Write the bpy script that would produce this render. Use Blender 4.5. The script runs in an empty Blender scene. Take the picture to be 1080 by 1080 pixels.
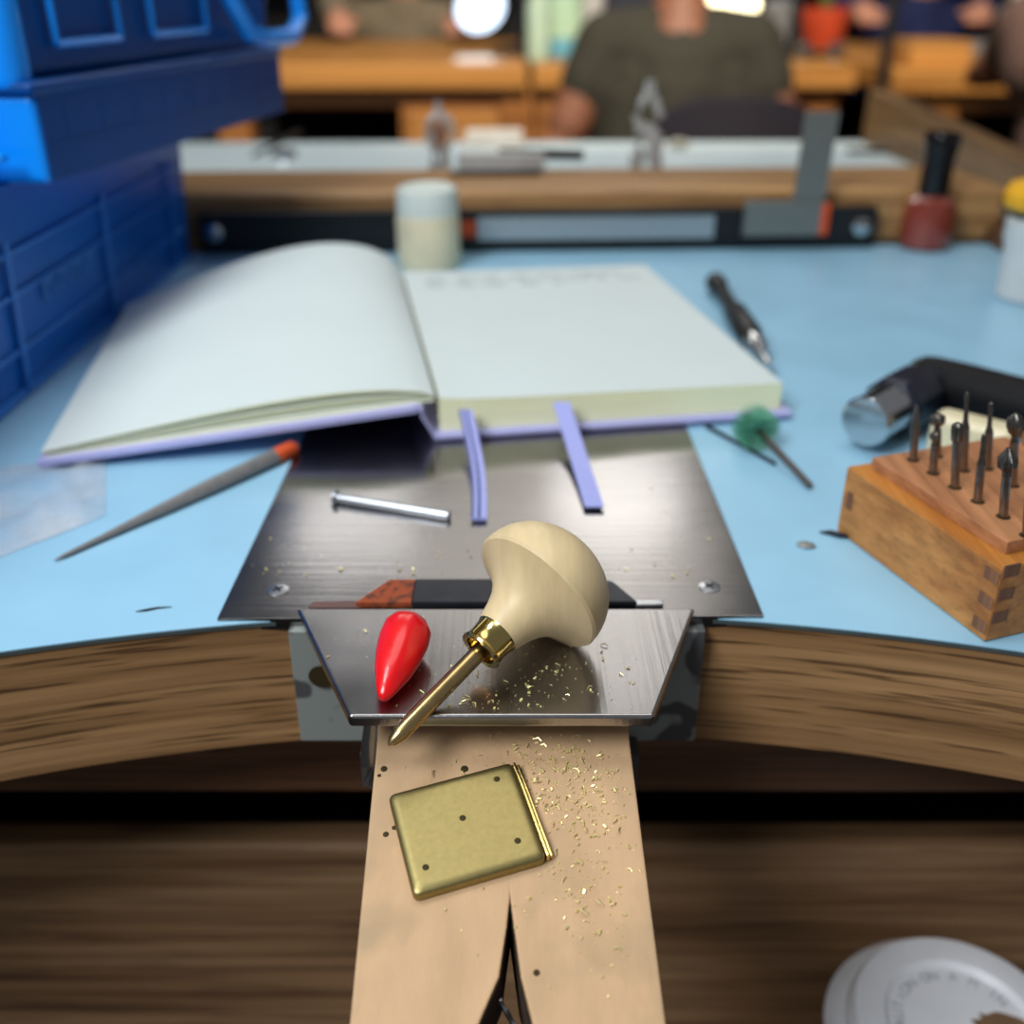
import bpy, bmesh, math, random
from mathutils import Matrix, Vector, Euler

random.seed(7)
R = math.radians
C = bpy.context.scene.collection

# ---------------------------------------------------------------- measuring the place (metres; bench top is z = 0)
F = 1080.0
EYE = 0.16
PITCH = math.atan(558 / F)
SP, CP = math.sin(PITCH), math.cos(PITCH)


def ray(u, v):
    x, y = (u - 540) / F, (v - 540) / F
    return Vector((x, CP - y * SP, -SP - y * CP))


def P(u, v, z=0.0):
    r = ray(u, v)
    t = (z - EYE) / r.z
    return Vector((r.x * t, r.y * t, z))


def Q(u, v, Y):
    r = ray(u, v)
    t = Y / r.y
    return Vector((r.x * t, Y, EYE + r.z * t))


PIN_Y, PIN_Z, PIN_K = 0.211, -0.0107, 0.2548


def PP(u, v, h=0.0):
    r = ray(u, v)
    t = (PIN_Z + h - PIN_Y * PIN_K - EYE) / (r.z - r.y * PIN_K)
    return Vector((r.x * t, r.y * t, EYE + r.z * t))


# ---------------------------------------------------------------- materials
def srgb(r, g, b):
    f = lambda c: (c / 12.92 if c <= 0.04045 else ((c + 0.055) / 1.055) ** 2.4)
    return (f(r / 255), f(g / 255), f(b / 255), 1.0)


def new_mat(name):
    m = bpy.data.materials.new(name)
    m.use_nodes = True
    nt = m.node_tree
    b = nt.nodes['Principled BSDF']
    return m, nt, b


def mat(name, col, rough=0.5, metal=0.0, vary=0.12, scale=60.0, stretch=(1, 1, 1), bump=0.0, bscale=None,
        trans=0.0, ior=1.45, coat=0.0, sss=0.0, emit=None, estr=0.0, alpha=1.0, rvary=0.0, spec=0.5):
    m, nt, b = new_mat(name)
    N, L = nt.nodes, nt.links
    tc = N.new('ShaderNodeTexCoord')
    mp = N.new('ShaderNodeMapping')
    mp.inputs['Scale'].default_value = stretch
    L.new(tc.outputs['Object'], mp.inputs['Vector'])
    nz = N.new('ShaderNodeTexNoise')
    nz.inputs['Scale'].default_value = scale
    nz.inputs['Detail'].default_value = 5
    L.new(mp.outputs['Vector'], nz.inputs['Vector'])
    rp = N.new('ShaderNodeValToRGB')
    c = srgb(*col)
    lo = tuple(max(0, x * (1 - vary)) for x in c[:3]) + (1,)
    hi = tuple(min(1, x * (1 + vary)) for x in c[:3]) + (1,)
    rp.color_ramp.elements[0].position, rp.color_ramp.elements[1].position = 0.3, 0.7
    rp.color_ramp.elements[0].color, rp.color_ramp.elements[1].color = lo, hi
    L.new(nz.outputs['Fac'], rp.inputs['Fac'])
    L.new(rp.outputs['Color'], b.inputs['Base Color'])
    b.inputs['Roughness'].default_value = rough
    b.inputs['Metallic'].default_value = metal
    b.inputs['IOR'].default_value = ior
    b.inputs['Specular IOR Level'].default_value = spec
    b.inputs['Transmission Weight'].default_value = trans
    b.inputs['Coat Weight'].default_value = coat
    b.inputs['Coat Roughness'].default_value = 0.08
    b.inputs['Alpha'].default_value = alpha
    if sss:
        b.inputs['Subsurface Weight'].default_value = sss
        b.inputs['Subsurface Radius'].default_value = (0.01, 0.004, 0.003)
        b.inputs['Subsurface Scale'].default_value = 0.3
    if rvary:
        mr = N.new('ShaderNodeMapRange')
        mr.inputs['To Min'].default_value = max(0.02, rough - rvary)
        mr.inputs['To Max'].default_value = rough + rvary
        L.new(nz.outputs['Fac'], mr.inputs['Value'])
        L.new(mr.outputs['Result'], b.inputs['Roughness'])
    if bump:
        bp = N.new('ShaderNodeBump')
        bp.inputs['Strength'].default_value = bump
        bp.inputs['Distance'].default_value = 0.001
        src = nz
        if bscale:
            src = N.new('ShaderNodeTexNoise')
            src.inputs['Scale'].default_value = bscale
            src.inputs['Detail'].default_value = 4
            L.new(mp.outputs['Vector'], src.inputs['Vector'])
        L.new(src.outputs['Fac'], bp.inputs['Height'])
        L.new(bp.outputs['Normal'], b.inputs['Normal'])
    if emit:
        b.inputs['Emission Color'].default_value = srgb(*emit)
        b.inputs['Emission Strength'].default_value = estr
    return m


def wood(name, light, mid, dark, scale=1.0, axis='X', pores=0.6, rough=0.5, band=1.0, spec=0.35):
    """Long grain along an axis: broad bands, fine streaks, short dark pores."""
    m, nt, b = new_mat(name)
    N, L = nt.nodes, nt.links
    tc = N.new('ShaderNodeTexCoord')

    def mapped(sc):
        mp = N.new('ShaderNodeMapping')
        long_, cross = sc
        mp.inputs['Scale'].default_value = {'X': (long_, cross, cross), 'Y': (cross, long_, cross), 'Z': (cross, cross, long_), 'XY': (long_, long_, cross)}[axis]
        L.new(tc.outputs['Object'], mp.inputs['Vector'])
        return mp

    def noise(sc, s, det=4, dist=0.0):
        n = N.new('ShaderNodeTexNoise')
        n.inputs['Scale'].default_value = s
        n.inputs['Detail'].default_value = det
        n.inputs['Distortion'].default_value = dist
        L.new(mapped(sc).outputs['Vector'], n.inputs['Vector'])
        return n

    n1 = noise((0.035, 1.0), 110 * scale * band, 3, 0.3)
    n2 = noise((0.015, 1.0), 420 * scale, 4, 0.2)
    n3 = noise((0.03, 1.0), 800 * scale, 2, 0.0)
    rp = N.new('ShaderNodeValToRGB')
    e = rp.color_ramp.elements
    e[0].position, e[1].position = 0.28, 0.72
    e[0].color, e[1].color = srgb(*dark), srgb(*light)
    k = rp.color_ramp.elements.new(0.48)
    k.color = srgb(*mid)
    L.new(n1.outputs['Fac'], rp.inputs['Fac'])
    mx = N.new('ShaderNodeMix')
    mx.data_type = 'RGBA'
    mx.blend_type = 'MULTIPLY'
    r2 = N.new('ShaderNodeValToRGB')
    r2.color_ramp.elements[0].position, r2.color_ramp.elements[1].position = 0.3, 0.65
    r2.color_ramp.elements[0].color = (0.55, 0.52, 0.5, 1)
    r2.color_ramp.elements[1].color = (1, 1, 1, 1)
    L.new(n2.outputs['Fac'], r2.inputs['Fac'])
    mx.inputs['Factor'].default_value = 0.8
    L.new(rp.outputs['Color'], mx.inputs['A'])
    L.new(r2.outputs['Color'], mx.inputs['B'])
    r3 = N.new('ShaderNodeValToRGB')
    r3.color_ramp.elements[0].position, r3.color_ramp.elements[1].position = 0.34, 0.42
    r3.color_ramp.elements[0].color = (0.16, 0.13, 0.11, 1)
    r3.color_ramp.elements[1].color = (1, 1, 1, 1)
    L.new(n3.outputs['Fac'], r3.inputs['Fac'])
    m2 = N.new('ShaderNodeMix')
    m2.data_type = 'RGBA'
    m2.blend_type = 'MULTIPLY'
    m2.inputs['Factor'].default_value = pores
    L.new(mx.outputs['Result'], m2.inputs['A'])
    L.new(r3.outputs['Color'], m2.inputs['B'])
    L.new(m2.outputs['Result'], b.inputs['Base Color'])
    b.inputs['Roughness'].default_value = rough
    b.inputs['Specular IOR Level'].default_value = spec
    bp = N.new('ShaderNodeBump')
    bp.inputs['Strength'].default_value = 0.25
    bp.inputs['Distance'].default_value = 0.0006
    L.new(n2.outputs['Fac'], bp.inputs['Height'])
    L.new(bp.outputs['Normal'], b.inputs['Normal'])
    return m


def patched(name, base, patch, scale, thresh, rough=0.5, metal=0.0, soft=0.05, seed=0.0, detail=4, base_vary=0.1):
    """A base colour with irregular patches of another one (paint wear, rust, smudges)."""
    m, nt, b = new_mat(name)
    N, L = nt.nodes, nt.links
    tc = N.new('ShaderNodeTexCoord')
    mp = N.new('ShaderNodeMapping')
    mp.inputs['Location'].default_value = (seed, seed * 0.7, 0)
    L.new(tc.outputs['Object'], mp.inputs['Vector'])
    n = N.new('ShaderNodeTexNoise')
    n.inputs['Scale'].default_value = scale
    n.inputs['Detail'].default_value = detail
    L.new(mp.outputs['Vector'], n.inputs['Vector'])
    rp = N.new('ShaderNodeValToRGB')
    rp.color_ramp.elements[0].position, rp.color_ramp.elements[1].position = thresh - soft, thresh + soft
    rp.color_ramp.elements[0].color, rp.color_ramp.elements[1].color = srgb(*base), srgb(*patch)
    L.new(n.outputs['Fac'], rp.inputs['Fac'])
    L.new(rp.outputs['Color'], b.inputs['Base Color'])
    b.inputs['Roughness'].default_value = rough
    b.inputs['Metallic'].default_value = metal
    return m


def steel(name, col, rough=0.25, axis='Y', amount=0.3, scale=900.0, blotch=0.25):
    """Brushed and scratched sheet metal."""
    m, nt, b = new_mat(name)
    N, L = nt.nodes, nt.links
    tc = N.new('ShaderNodeTexCoord')
    mp = N.new('ShaderNodeMapping')
    mp.inputs['Scale'].default_value = {'X': (0.02, 1, 1), 'Y': (1, 0.02, 1)}[axis]
    L.new(tc.outputs['Object'], mp.inputs['Vector'])
    n = N.new('ShaderNodeTexNoise')
    n.inputs['Scale'].default_value = scale
    n.inputs['Detail'].default_value = 6
    L.new(mp.outputs['Vector'], n.inputs['Vector'])
    n2 = N.new('ShaderNodeTexNoise')
    n2.inputs['Scale'].default_value = 35
    n2.inputs['Detail'].default_value = 6
    L.new(tc.outputs['Object'], n2.inputs['Vector'])
    rp = N.new('ShaderNodeValToRGB')
    c = srgb(*col)
    rp.color_ramp.elements[0].position, rp.color_ramp.elements[1].position = 0.3, 0.7
    rp.color_ramp.elements[0].color = tuple(x * (1 - blotch) for x in c[:3]) + (1,)
    rp.color_ramp.elements[1].color = tuple(min(1, x * (1 + blotch)) for x in c[:3]) + (1,)
    L.new(n2.outputs['Fac'], rp.inputs['Fac'])
    L.new(rp.outputs['Color'], b.inputs['Base Color'])
    b.inputs['Metallic'].default_value = 1.0
    mr = N.new('ShaderNodeMapRange')
    mr.inputs['To Min'].default_value = rough * 0.6
    mr.inputs['To Max'].default_value = rough * 1.5
    L.new(n2.outputs['Fac'], mr.inputs['Value'])
    L.new(mr.outputs['Result'], b.inputs['Roughness'])
    bp = N.new('ShaderNodeBump')
    bp.inputs['Strength'].default_value = amount
    bp.inputs['Distance'].default_value = 0.0002
    L.new(n.outputs['Fac'], bp.inputs['Height'])
    L.new(bp.outputs['Normal'], b.inputs['Normal'])
    return m


OAK = wood('oak_edge', (192, 150, 104), (166, 126, 84), (136, 100, 66), 1.0, 'XY', 0.75)
OAK_DARK = wood('oak_apron', (132, 92, 64), (108, 74, 50), (84, 56, 38), 1.0, 'X', 0.6)
OAK_DRAWER = wood('oak_drawer', (180, 144, 106), (154, 118, 84), (96, 68, 48), 0.75, 'X', 0.5, 0.5, 1.3)
OAK_RAIL = wood('oak_rail', (204, 158, 104), (178, 134, 86), (140, 102, 62), 1.0, 'X', 0.4, 0.4)
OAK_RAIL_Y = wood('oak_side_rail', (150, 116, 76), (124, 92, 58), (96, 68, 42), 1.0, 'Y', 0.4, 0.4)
PINE = mat('beech_pin', (198, 163, 126), 0.6, vary=0.09, scale=110, stretch=(1, 0.3, 1), bump=0.12, bscale=600, spec=0.3)
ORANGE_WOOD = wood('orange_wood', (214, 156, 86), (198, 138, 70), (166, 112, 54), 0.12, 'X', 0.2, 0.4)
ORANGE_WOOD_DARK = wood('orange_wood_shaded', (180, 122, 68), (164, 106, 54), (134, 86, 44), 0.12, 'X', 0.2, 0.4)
BLOCK_WOOD = wood('block_wood', (206, 146, 82), (194, 132, 70), (176, 114, 58), 0.9, 'Y', 0.2, 0.5)
BLOCK_TOP = wood('block_top_wood', (200, 142, 98), (190, 130, 88), (168, 112, 72), 0.9, 'Y', 0.2, 0.5)
BLOCK_RIM = wood('block_rim_wood', (206, 138, 66), (192, 124, 54), (168, 102, 40), 0.9, 'Y', 0.15, 0.45)
JOINT_WOOD = wood('joint_end_grain', (150, 106, 76), (132, 92, 66), (112, 76, 54), 1.0, 'Z', 0.2, 0.6)
TURNED = mat('turned_beech', (218, 194, 150), 0.42, vary=0.10, scale=260, stretch=(1, 0.25, 0.25), bump=0.10, bscale=500)
LAMINATE = mat('blue_laminate', (150, 196, 222), 0.32, vary=0.05, scale=25, bump=0.03, bscale=300, rvary=0.06)
LAMINATE_FAR = mat('pale_laminate', (216, 232, 236), 0.3, vary=0.05, scale=20)
LAM_EDGE = mat('laminate_edge', (70, 82, 84), 0.6)
PLATE = steel('bench_steel', (136, 134, 134), 0.17, 'X', 0.25, 500, 0.12)
ANVIL = steel('anvil_steel', (162, 160, 160), 0.23, 'Y', 0.3, 700, 0.15)
GREYMETAL = mat('grey_metal', (140, 142, 140), 0.35, 0.35, 0.15, 200)
DARKMETAL = mat('dark_metal', (62, 62, 64), 0.38, 1.0, 0.15, 200)
CHROME = mat('chrome', (205, 206, 208), 0.14, 1.0, 0.04, 200)
ZINC = mat('zinc_steel', (190, 194, 200), 0.3, 1.0, 0.06, 300)
BURTIP = mat('bur_tip_steel', (112, 108, 102), 0.36, 1.0, 0.2, 500)
BURSTEEL = mat('bur_steel', (138, 134, 130), 0.3, 1.0, 0.15, 500)
CHIPPED = patched('chipped_grey_paint', (146, 152, 148), (84, 84, 86), 60, 0.56, 0.5, 0.2, 0.02, 0.31, 2)
BRACKET_DARK = mat('dark_bracket', (84, 82, 80), 0.5, 0.3, 0.15, 60)
BLACK = mat('black_plastic', (20, 20, 22), 0.4, vary=0.2)
BLACK_GLOSS = mat('black_gloss', (16, 16, 18), 0.18, vary=0.1)
BLACKSTEEL = mat('blued_steel', (44, 46, 54), 0.36, 0.6, 0.2, 200)
RUST = patched('rust_patch', (150, 66, 28), (86, 44, 30), 420, 0.55, 0.7, 0.1, 0.08)
BRASS = mat('brass', (196, 168, 116), 0.26, 1.0, 0.06, 300, rvary=0.05)
BRASS_SATIN = mat('satin_brass', (152, 138, 90), 0.42, 0.95, 0.07, 700, bump=0.04, bscale=2500)
BRASS_BRIGHT = mat('bright_brass', (206, 182, 116), 0.16, 1.0, 0.08, 300)
PIT = mat('dark_pit', (60, 48, 20), 0.7, 0.3)
RED = mat('red_wax', (228, 12, 22), 0.28, vary=0.06, scale=200, sss=0.25, coat=0.4, bump=0.12, bscale=350)
COVER = mat('lavender_cover', (178, 178, 226), 0.6, vary=0.04, scale=300)
RIBBON = mat('lavender_ribbon', (160, 166, 226), 0.55, vary=0.06, scale=800)
RIBBON_DARK = mat('ribbon_seam', (58, 66, 110), 0.7)
PAPER = mat('white_paper', (206, 216, 215), 0.75, vary=0.015, scale=30)
PAPER_EDGE = mat('paper_edge', (246, 246, 204), 0.8, vary=0.06, scale=1500, stretch=(0.02, 0.02, 1))
INK = mat('grey_ink', (120, 124, 124), 0.8)
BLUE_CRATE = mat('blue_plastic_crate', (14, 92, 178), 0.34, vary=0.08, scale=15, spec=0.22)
BLUE_SHADED = mat('blue_plastic_shaded', (8, 68, 136), 0.32, vary=0.08, scale=15, spec=0.22)  # same plastic as the front, with its shade put into the colour
BLUE = mat('blue_plastic_lit', (4, 142, 246), 0.26, vary=0.05, scale=15, coat=0.2)  # lit copy of the case plastic, for the front and handle
FROST = mat('frosted_plastic', (226, 234, 226), 0.4, vary=0.03, scale=60, trans=0.15)
CREAM = mat('cream_wax', (226, 214, 180), 0.45, vary=0.08, scale=60, sss=0.1)
POLISH = mat('coral_lacquer', (150, 66, 52), 0.12, vary=0.12, scale=60, coat=0.6, trans=0.2)
GLASS = mat('clear_glass', (240, 240, 240), 0.03, trans=1.0, vary=0.0)
GREEN = mat('green_bristle', (96, 168, 138), 0.5, vary=0.35, scale=300)
IVORY = mat('ivory_bar', (226, 214, 178), 0.4, vary=0.06, scale=120, coat=0.2)
HAMMER_DARK = mat('navy_hammer_paint', (34, 36, 48), 0.35, 0.2, 0.25, 100)
COPPER = mat('worn_copper_strip', (168, 122, 100), 0.4, 0.6, 0.2, 200)
GRIP = mat('black_rubber_grip', (15, 15, 18), 0.6, vary=0.2, scale=200, spec=0.25)
ORANGE = mat('orange_paint', (212, 82, 34), 0.45, vary=0.1, scale=200)
PALE_STEEL = mat('pale_steel', (176, 176, 174), 0.4, 0.2, 0.1, 200)
GREY_TOOL = mat('grey_tool_steel', (128, 126, 126), 0.42, 0.25, 0.1, 300)
YELLOW = mat('yellow_cap', (236, 172, 30), 0.4, vary=0.08, scale=60)
WHITE_PLASTIC = mat('white_plastic', (206, 208, 208), 0.4, vary=0.04, scale=60)
LID = mat('white_lid', (236, 236, 240), 0.38, vary=0.05, scale=60)
CUP = mat('cup_paper', (196, 190, 194), 0.6, vary=0.04)
COFFEE = mat('coffee_brown', (128, 98, 70), 0.6, vary=0.12, scale=200)
TIN = mat('brushed_square', (140, 140, 134), 0.42, 0.75, 0.06, 300)
RULER = mat('ruler_steel', (176, 182, 186), 0.36, 0.7, 0.04, 300)
SHIRT = mat('olive_shirt', (48, 45, 35), 0.85, vary=0.1, scale=40)
SKIN = mat('skin', (196, 138, 112), 0.55, vary=0.06, scale=60, sss=0.1)
SKIN_TAN = mat('skin_tan', (128, 82, 60), 0.55, vary=0.06, scale=60, sss=0.1)
HAIR = mat('dark_hair', (24, 18, 14), 0.6, vary=0.3, scale=200, stretch=(1, 1, 0.1))
CARDIGAN = mat('beige_cardigan', (128, 116, 96), 0.9, vary=0.15, scale=60)
NAVY_CLOTH = mat('navy_cloth', (30, 40, 84), 0.85, vary=0.15, scale=60)
BROWN_CLOTH = mat('brown_cloth', (84, 62, 54), 0.85, vary=0.12, scale=60)
JEANS = mat('dark_trousers', (30, 30, 36), 0.85, vary=0.15)
CHAIRCLOTH = mat('plum_black_cloth', (28, 23, 33), 0.8, vary=0.12, scale=80)
FLOOR_M = mat('dark_floor', (56, 50, 46), 0.6, vary=0.15, scale=4)
WALL_M = mat('dark_wall', (52, 50, 50), 0.8, vary=0.2, scale=3)
DARKGAP = mat('dark_cavity', (14, 10, 8), 0.9, spec=0.1)  # near-black that paints shade into gaps; the shelving shares it


def film_mat():
    m, nt, b = new_mat('clear_film')
    N, L = nt.nodes, nt.links
    out = N['Material Output']
    tr = N.new('ShaderNodeBsdfTransparent')
    tr.inputs['Color'].default_value = (0.97, 0.98, 1, 1)
    b.inputs['Base Color'].default_value = srgb(225, 228, 230)
    b.inputs['Roughness'].default_value = 0.18
    mx = N.new('ShaderNodeMixShader')
    tc = N.new('ShaderNodeTexCoord')
    nz = N.new('ShaderNodeTexNoise')
    nz.inputs['Scale'].default_value = 35
    nz.inputs['Detail'].default_value = 4
    L.new(tc.outputs['Object'], nz.inputs['Vector'])
    mr = N.new('ShaderNodeMapRange')
    mr.inputs['From Min'].default_value, mr.inputs['From Max'].default_value = 0.35, 0.7
    mr.inputs['To Min'].default_value, mr.inputs['To Max'].default_value = 0.10, 0.42
    L.new(nz.outputs['Fac'], mr.inputs['Value'])
    L.new(mr.outputs['Result'], mx.inputs['Fac'])
    L.new(tr.outputs['BSDF'], mx.inputs[1])
    L.new(b.outputs['BSDF'], mx.inputs[2])
    L.new(mx.outputs['Shader'], out.inputs['Surface'])
    return m


FILM = film_mat()


# ---------------------------------------------------------------- mesh building
def frame(z, x=None):
    """Rotation with its z axis along a direction."""
    z = Vector(z).normalized()
    x = Vector(x) if x is not None else (Vector((1, 0, 0)) if abs(z.x) < 0.9 else Vector((0, 1, 0)))
    y = z.cross(x).normalized()
    x = y.cross(z).normalized()
    return Matrix((x, y, z)).transposed().to_4x4()


def T(x, y=None, z=None):
    return Matrix.Translation(Vector((x, y, z)) if y is not None else Vector(x))


def RZ(a):
    return Matrix.Rotation(a, 4, 'Z')


def RX(a):
    return Matrix.Rotation(a, 4, 'X')


def RY(a):
    return Matrix.Rotation(a, 4, 'Y')


class MB:
    def __init__(self):
        self.v, self.f, self.mi = [], [], []
        self.flat = False

    def raw(self, verts, faces, M=None, mi=0):
        o = len(self.v)
        for p in verts:
            p = Vector(p)
            self.v.append(M @ p if M is not None else p)
        for f in faces:
            self.f.append(tuple(i + o for i in f))
            self.mi.append(mi)
        return self

    def bm(self, b, M=None, mi=0):
        b.verts.index_update()
        self.raw([v.co.copy() for v in b.verts], [[v.index for v in f.verts] for f in b.faces], M, mi)
        b.free()
        return self

    def box(self, size, M=None, bevel=0.0, seg=2, mi=0, taper=None):
        """A box centred on x and y with its base at z = 0."""
        b = bmesh.new()
        bmesh.ops.create_cube(b, size=1.0)
        for v in b.verts:
            k = 1.0
            if taper is not None and v.co.z > 0:
                k = taper
            v.co = Vector((v.co.x * size[0] * k, v.co.y * size[1] * k, (v.co.z + 0.5) * size[2]))
        if bevel:
            self.flat = True
            bmesh.ops.bevel(b, geom=b.edges[:], offset=bevel, segments=seg, profile=0.5, affect='EDGES')
        return self.bm(b, M, mi)

    def prism(self, poly, z0, z1, M=None, bevel=0.0, seg=2, mi=0):
        b = bmesh.new()
        lo = [b.verts.new((x, y, z0)) for x, y in poly]
        hi = [b.verts.new((x, y, z1)) for x, y in poly]
        n = len(poly)
        b.faces.new(lo[::-1])
        b.faces.new(hi)
        for i in range(n):
            b.faces.new((lo[i], lo[(i + 1) % n], hi[(i + 1) % n], hi[i]))
        bmesh.ops.recalc_face_normals(b, faces=b.faces[:])
        if bevel:
            self.flat = True
            bmesh.ops.bevel(b, geom=b.edges[:], offset=bevel, segments=seg, profile=0.5, affect='EDGES')
        return self.bm(b, M, mi)

    def lathe(self, prof, M=None, seg=40, mi=0, squash=None):
        vs, fs = [], []
        for r, z in prof:
            for k in range(seg):
                a = 2 * math.pi * k / seg
                s = squash(a) if squash else 1.0
                vs.append((r * s * math.cos(a), r * s * math.sin(a), z))
        for i in range(len(prof) - 1):
            for k in range(seg):
                a, b_ = i * seg + k, i * seg + (k + 1) % seg
                fs.append((a, b_, b_ + seg, a + seg))
        if prof[0][0] > 1e-6:
            fs.append(tuple(range(seg))[::-1])
        if prof[-1][0] > 1e-6:
            o = (len(prof) - 1) * seg
            fs.append(tuple(o + k for k in range(seg)))
        return self.raw(vs, fs, M, mi)

    def cyl(self, a, b, r0, r1=None, seg=24, mi=0, bev=0.0):
        a, b = Vector(a), Vector(b)
        r1 = r0 if r1 is None else r1
        h = (b - a).length
        pr = [(r0 - bev, 0), (r0, bev), (r1, h - bev), (r1 - bev, h)] if bev else [(r0, 0), (r1, h)]
        return self.lathe(pr, T(a) @ frame(b - a), seg, mi)

    def tube(self, pts, r, seg=10, mi=0):
        pts = [Vector(p) for p in pts]
        n = len(pts)
        rr = r if isinstance(r, (list, tuple)) else [r] * n
        vs, fs = [], []
        up = Vector((0, 0, 1))
        for i, p in enumerate(pts):
            d = (pts[min(i + 1, n - 1)] - pts[max(i - 1, 0)]).normalized()
            x = up.cross(d)
            if x.length < 1e-3:
                x = Vector((1, 0, 0)).cross(d)
            x.normalize()
            y = d.cross(x)
            for k in range(seg):
                a = 2 * math.pi * k / seg
                vs.append(p + x * (rr[i] * math.cos(a)) + y * (rr[i] * math.sin(a)))
        for i in range(n - 1):
            for k in range(seg):
                a, b_ = i * seg + k, i * seg + (k + 1) % seg
                fs.append((a, b_, b_ + seg, a + seg))
        fs.append(tuple(range(seg))[::-1])
        fs.append(tuple((n - 1) * seg + k for k in range(seg)))
        return self.raw(vs, fs, None, mi)

    def ball(self, c, r, seg=20, scale=(1, 1, 1), M=None, mi=0):
        b = bmesh.new()
        bmesh.ops.create_uvsphere(b, u_segments=seg, v_segments=max(6, seg // 2), radius=1.0)
        for v in b.verts:
            v.co = Vector((v.co.x * r * scale[0], v.co.y * r * scale[1], v.co.z * r * scale[2]))
        MM = T(c)
        if M is not None:
            MM = T(c) @ M
        return self.bm(b, MM, mi)

    def strip(self, left, right, thick, mi=0):
        """A thin band between two polylines, with thickness below."""
        n = len(left)
        vs, fs = [], []
        for a, b_ in zip(left, right):
            a, b_ = Vector(a), Vector(b_)
            dn = Vector((0, 0, -thick))
            vs += [a, b_, b_ + dn, a + dn]
        for i in range(n - 1):
            o = i * 4
            for k in range(4):
                k2 = (k + 1) % 4
                fs.append((o + k, o + k2, o + 4 + k2, o + 4 + k))
        fs.append((3, 2, 1, 0))
        o = (n - 1) * 4
        fs.append((o, o + 1, o + 2, o + 3))
        return self.raw(vs, fs, None, mi)

    def build(self, name, mats, parent=None, sharp=32.0, flip=True):
        me = bpy.data.meshes.new(name)
        b = bmesh.new()
        vs = [b.verts.new(p) for p in self.v]
        for f, mi in zip(self.f, self.mi):
            try:
                fc = b.faces.new([vs[i] for i in f])
                fc.material_index = mi
                fc.smooth = True
            except ValueError:
                pass
        bmesh.ops.remove_doubles(b, verts=b.verts[:], dist=1e-7)
        if flip:
            bmesh.ops.recalc_face_normals(b, faces=b.faces[:])
        for e in b.edges:
            if len(e.link_faces) == 2 and e.calc_face_angle(0) > R(sharp):
                e.smooth = False
        b.to_mesh(me)
        b.free()
        o = bpy.data.objects.new(name, me)
        C.objects.link(o)
        for m in (mats if isinstance(mats, (list, tuple)) else [mats]):
            me.materials.append(m)
        if self.flat:
            w = o.modifiers.new('even_normals', 'WEIGHTED_NORMAL')
            w.keep_sharp = True
        if parent is not None:
            o.parent = parent
            o.matrix_parent_inverse = Matrix.Translation(parent.location).inverted() if parent.type == 'EMPTY' and parent.parent is None else Matrix.Identity(4)
        return o


def tag(o, label=None, cat=None, group=None, kind=None):
    for k, v in (('label', label), ('category', cat), ('group', group), ('kind', kind)):
        if v:
            o[k] = v
    return o


def thing(name, label, cat, loc=(0, 0, 0), group=None):
    o = bpy.data.objects.new(name, None)
    o.empty_display_size = 0.02
    C.objects.link(o)
    o.location = loc
    return tag(o, label, cat, group)


_glyphs = {}


def glyph(ch, size, depth):
    """One letter as mesh data, from the built-in font."""
    key = (ch, size, depth)
    if key not in _glyphs:
        cu = bpy.data.curves.new('letter', 'FONT')
        cu.body, cu.size, cu.extrude = ch, size, depth
        cu.align_x = 'CENTER'
        o = bpy.data.objects.new('letter', cu)
        C.objects.link(o)
        dg = bpy.context.evaluated_depsgraph_get()
        me = o.evaluated_get(dg).to_mesh()
        _glyphs[key] = ([v.co.copy() for v in me.vertices], [tuple(p.vertices) for p in me.polygons])
        o.evaluated_get(dg).to_mesh_clear()
        bpy.data.objects.remove(o)
        bpy.data.curves.remove(cu)
    return _glyphs[key]


def arc_text(mb, words, cx, cy, r, z, a0, step, size, depth=0.0002, mi=0):
    """Letters set round a circle, reading clockwise, tops outward."""
    for i, ch in enumerate(words):
        if ch == ' ':
            continue
        a = a0 - i * step
        v, f = glyph(ch, size, depth)
        mb.raw(v, f, T(cx + r * math.cos(a), cy + r * math.sin(a), z) @ RZ(a - math.pi / 2), mi)


# ================================================================= THE SETTING
fl = MB().box((9, 9, 0.05), T(0, 2.5, -1.0)).build('floor', FLOOR_M)
tag(fl, kind='structure')
wl = MB().box((9, 0.1, 3.4), T(0, 5.6, -0.95)).build('wall_back', WALL_M)
tag(wl, kind='structure')

# ================================================================= THE BENCH
bench = thing('workbench', 'oak workbench with pale blue top, curved cut-out edge and steel plate set in it', 'workbench', (0, 0.45, -0.95))


def edge_y(x):
    return 0.2478 - 1.03 * x * x


RZL = 0.043                                   # the rear rail is a little out of square


def rear_y(x):
    return 0.700 + RZL * x


XL, XR = -0.46, 0.335
xs = [XL + (XR - XL) * i / 60 for i in range(61)]
front = [(x, edge_y(x)) for x in xs]
poly = front + [(XR, rear_y(XR)), (XL, rear_y(XL))]
MB().prism(poly, -0.0435, -0.0012).build('worktop', OAK, bench)
MB().prism([(x, y - 0.0004) for x, y in front] + poly[61:], -0.0012, 0.0, mi=0).build('laminate', [LAMINATE], bench)
le = MB()
le.strip([(x, y - 0.0006, -0.0004) for x, y in front], [(x, y + 0.0006, -0.0004) for x, y in front], 0.0012)
le.build('laminate_edge', LAM_EDGE, bench)
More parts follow.
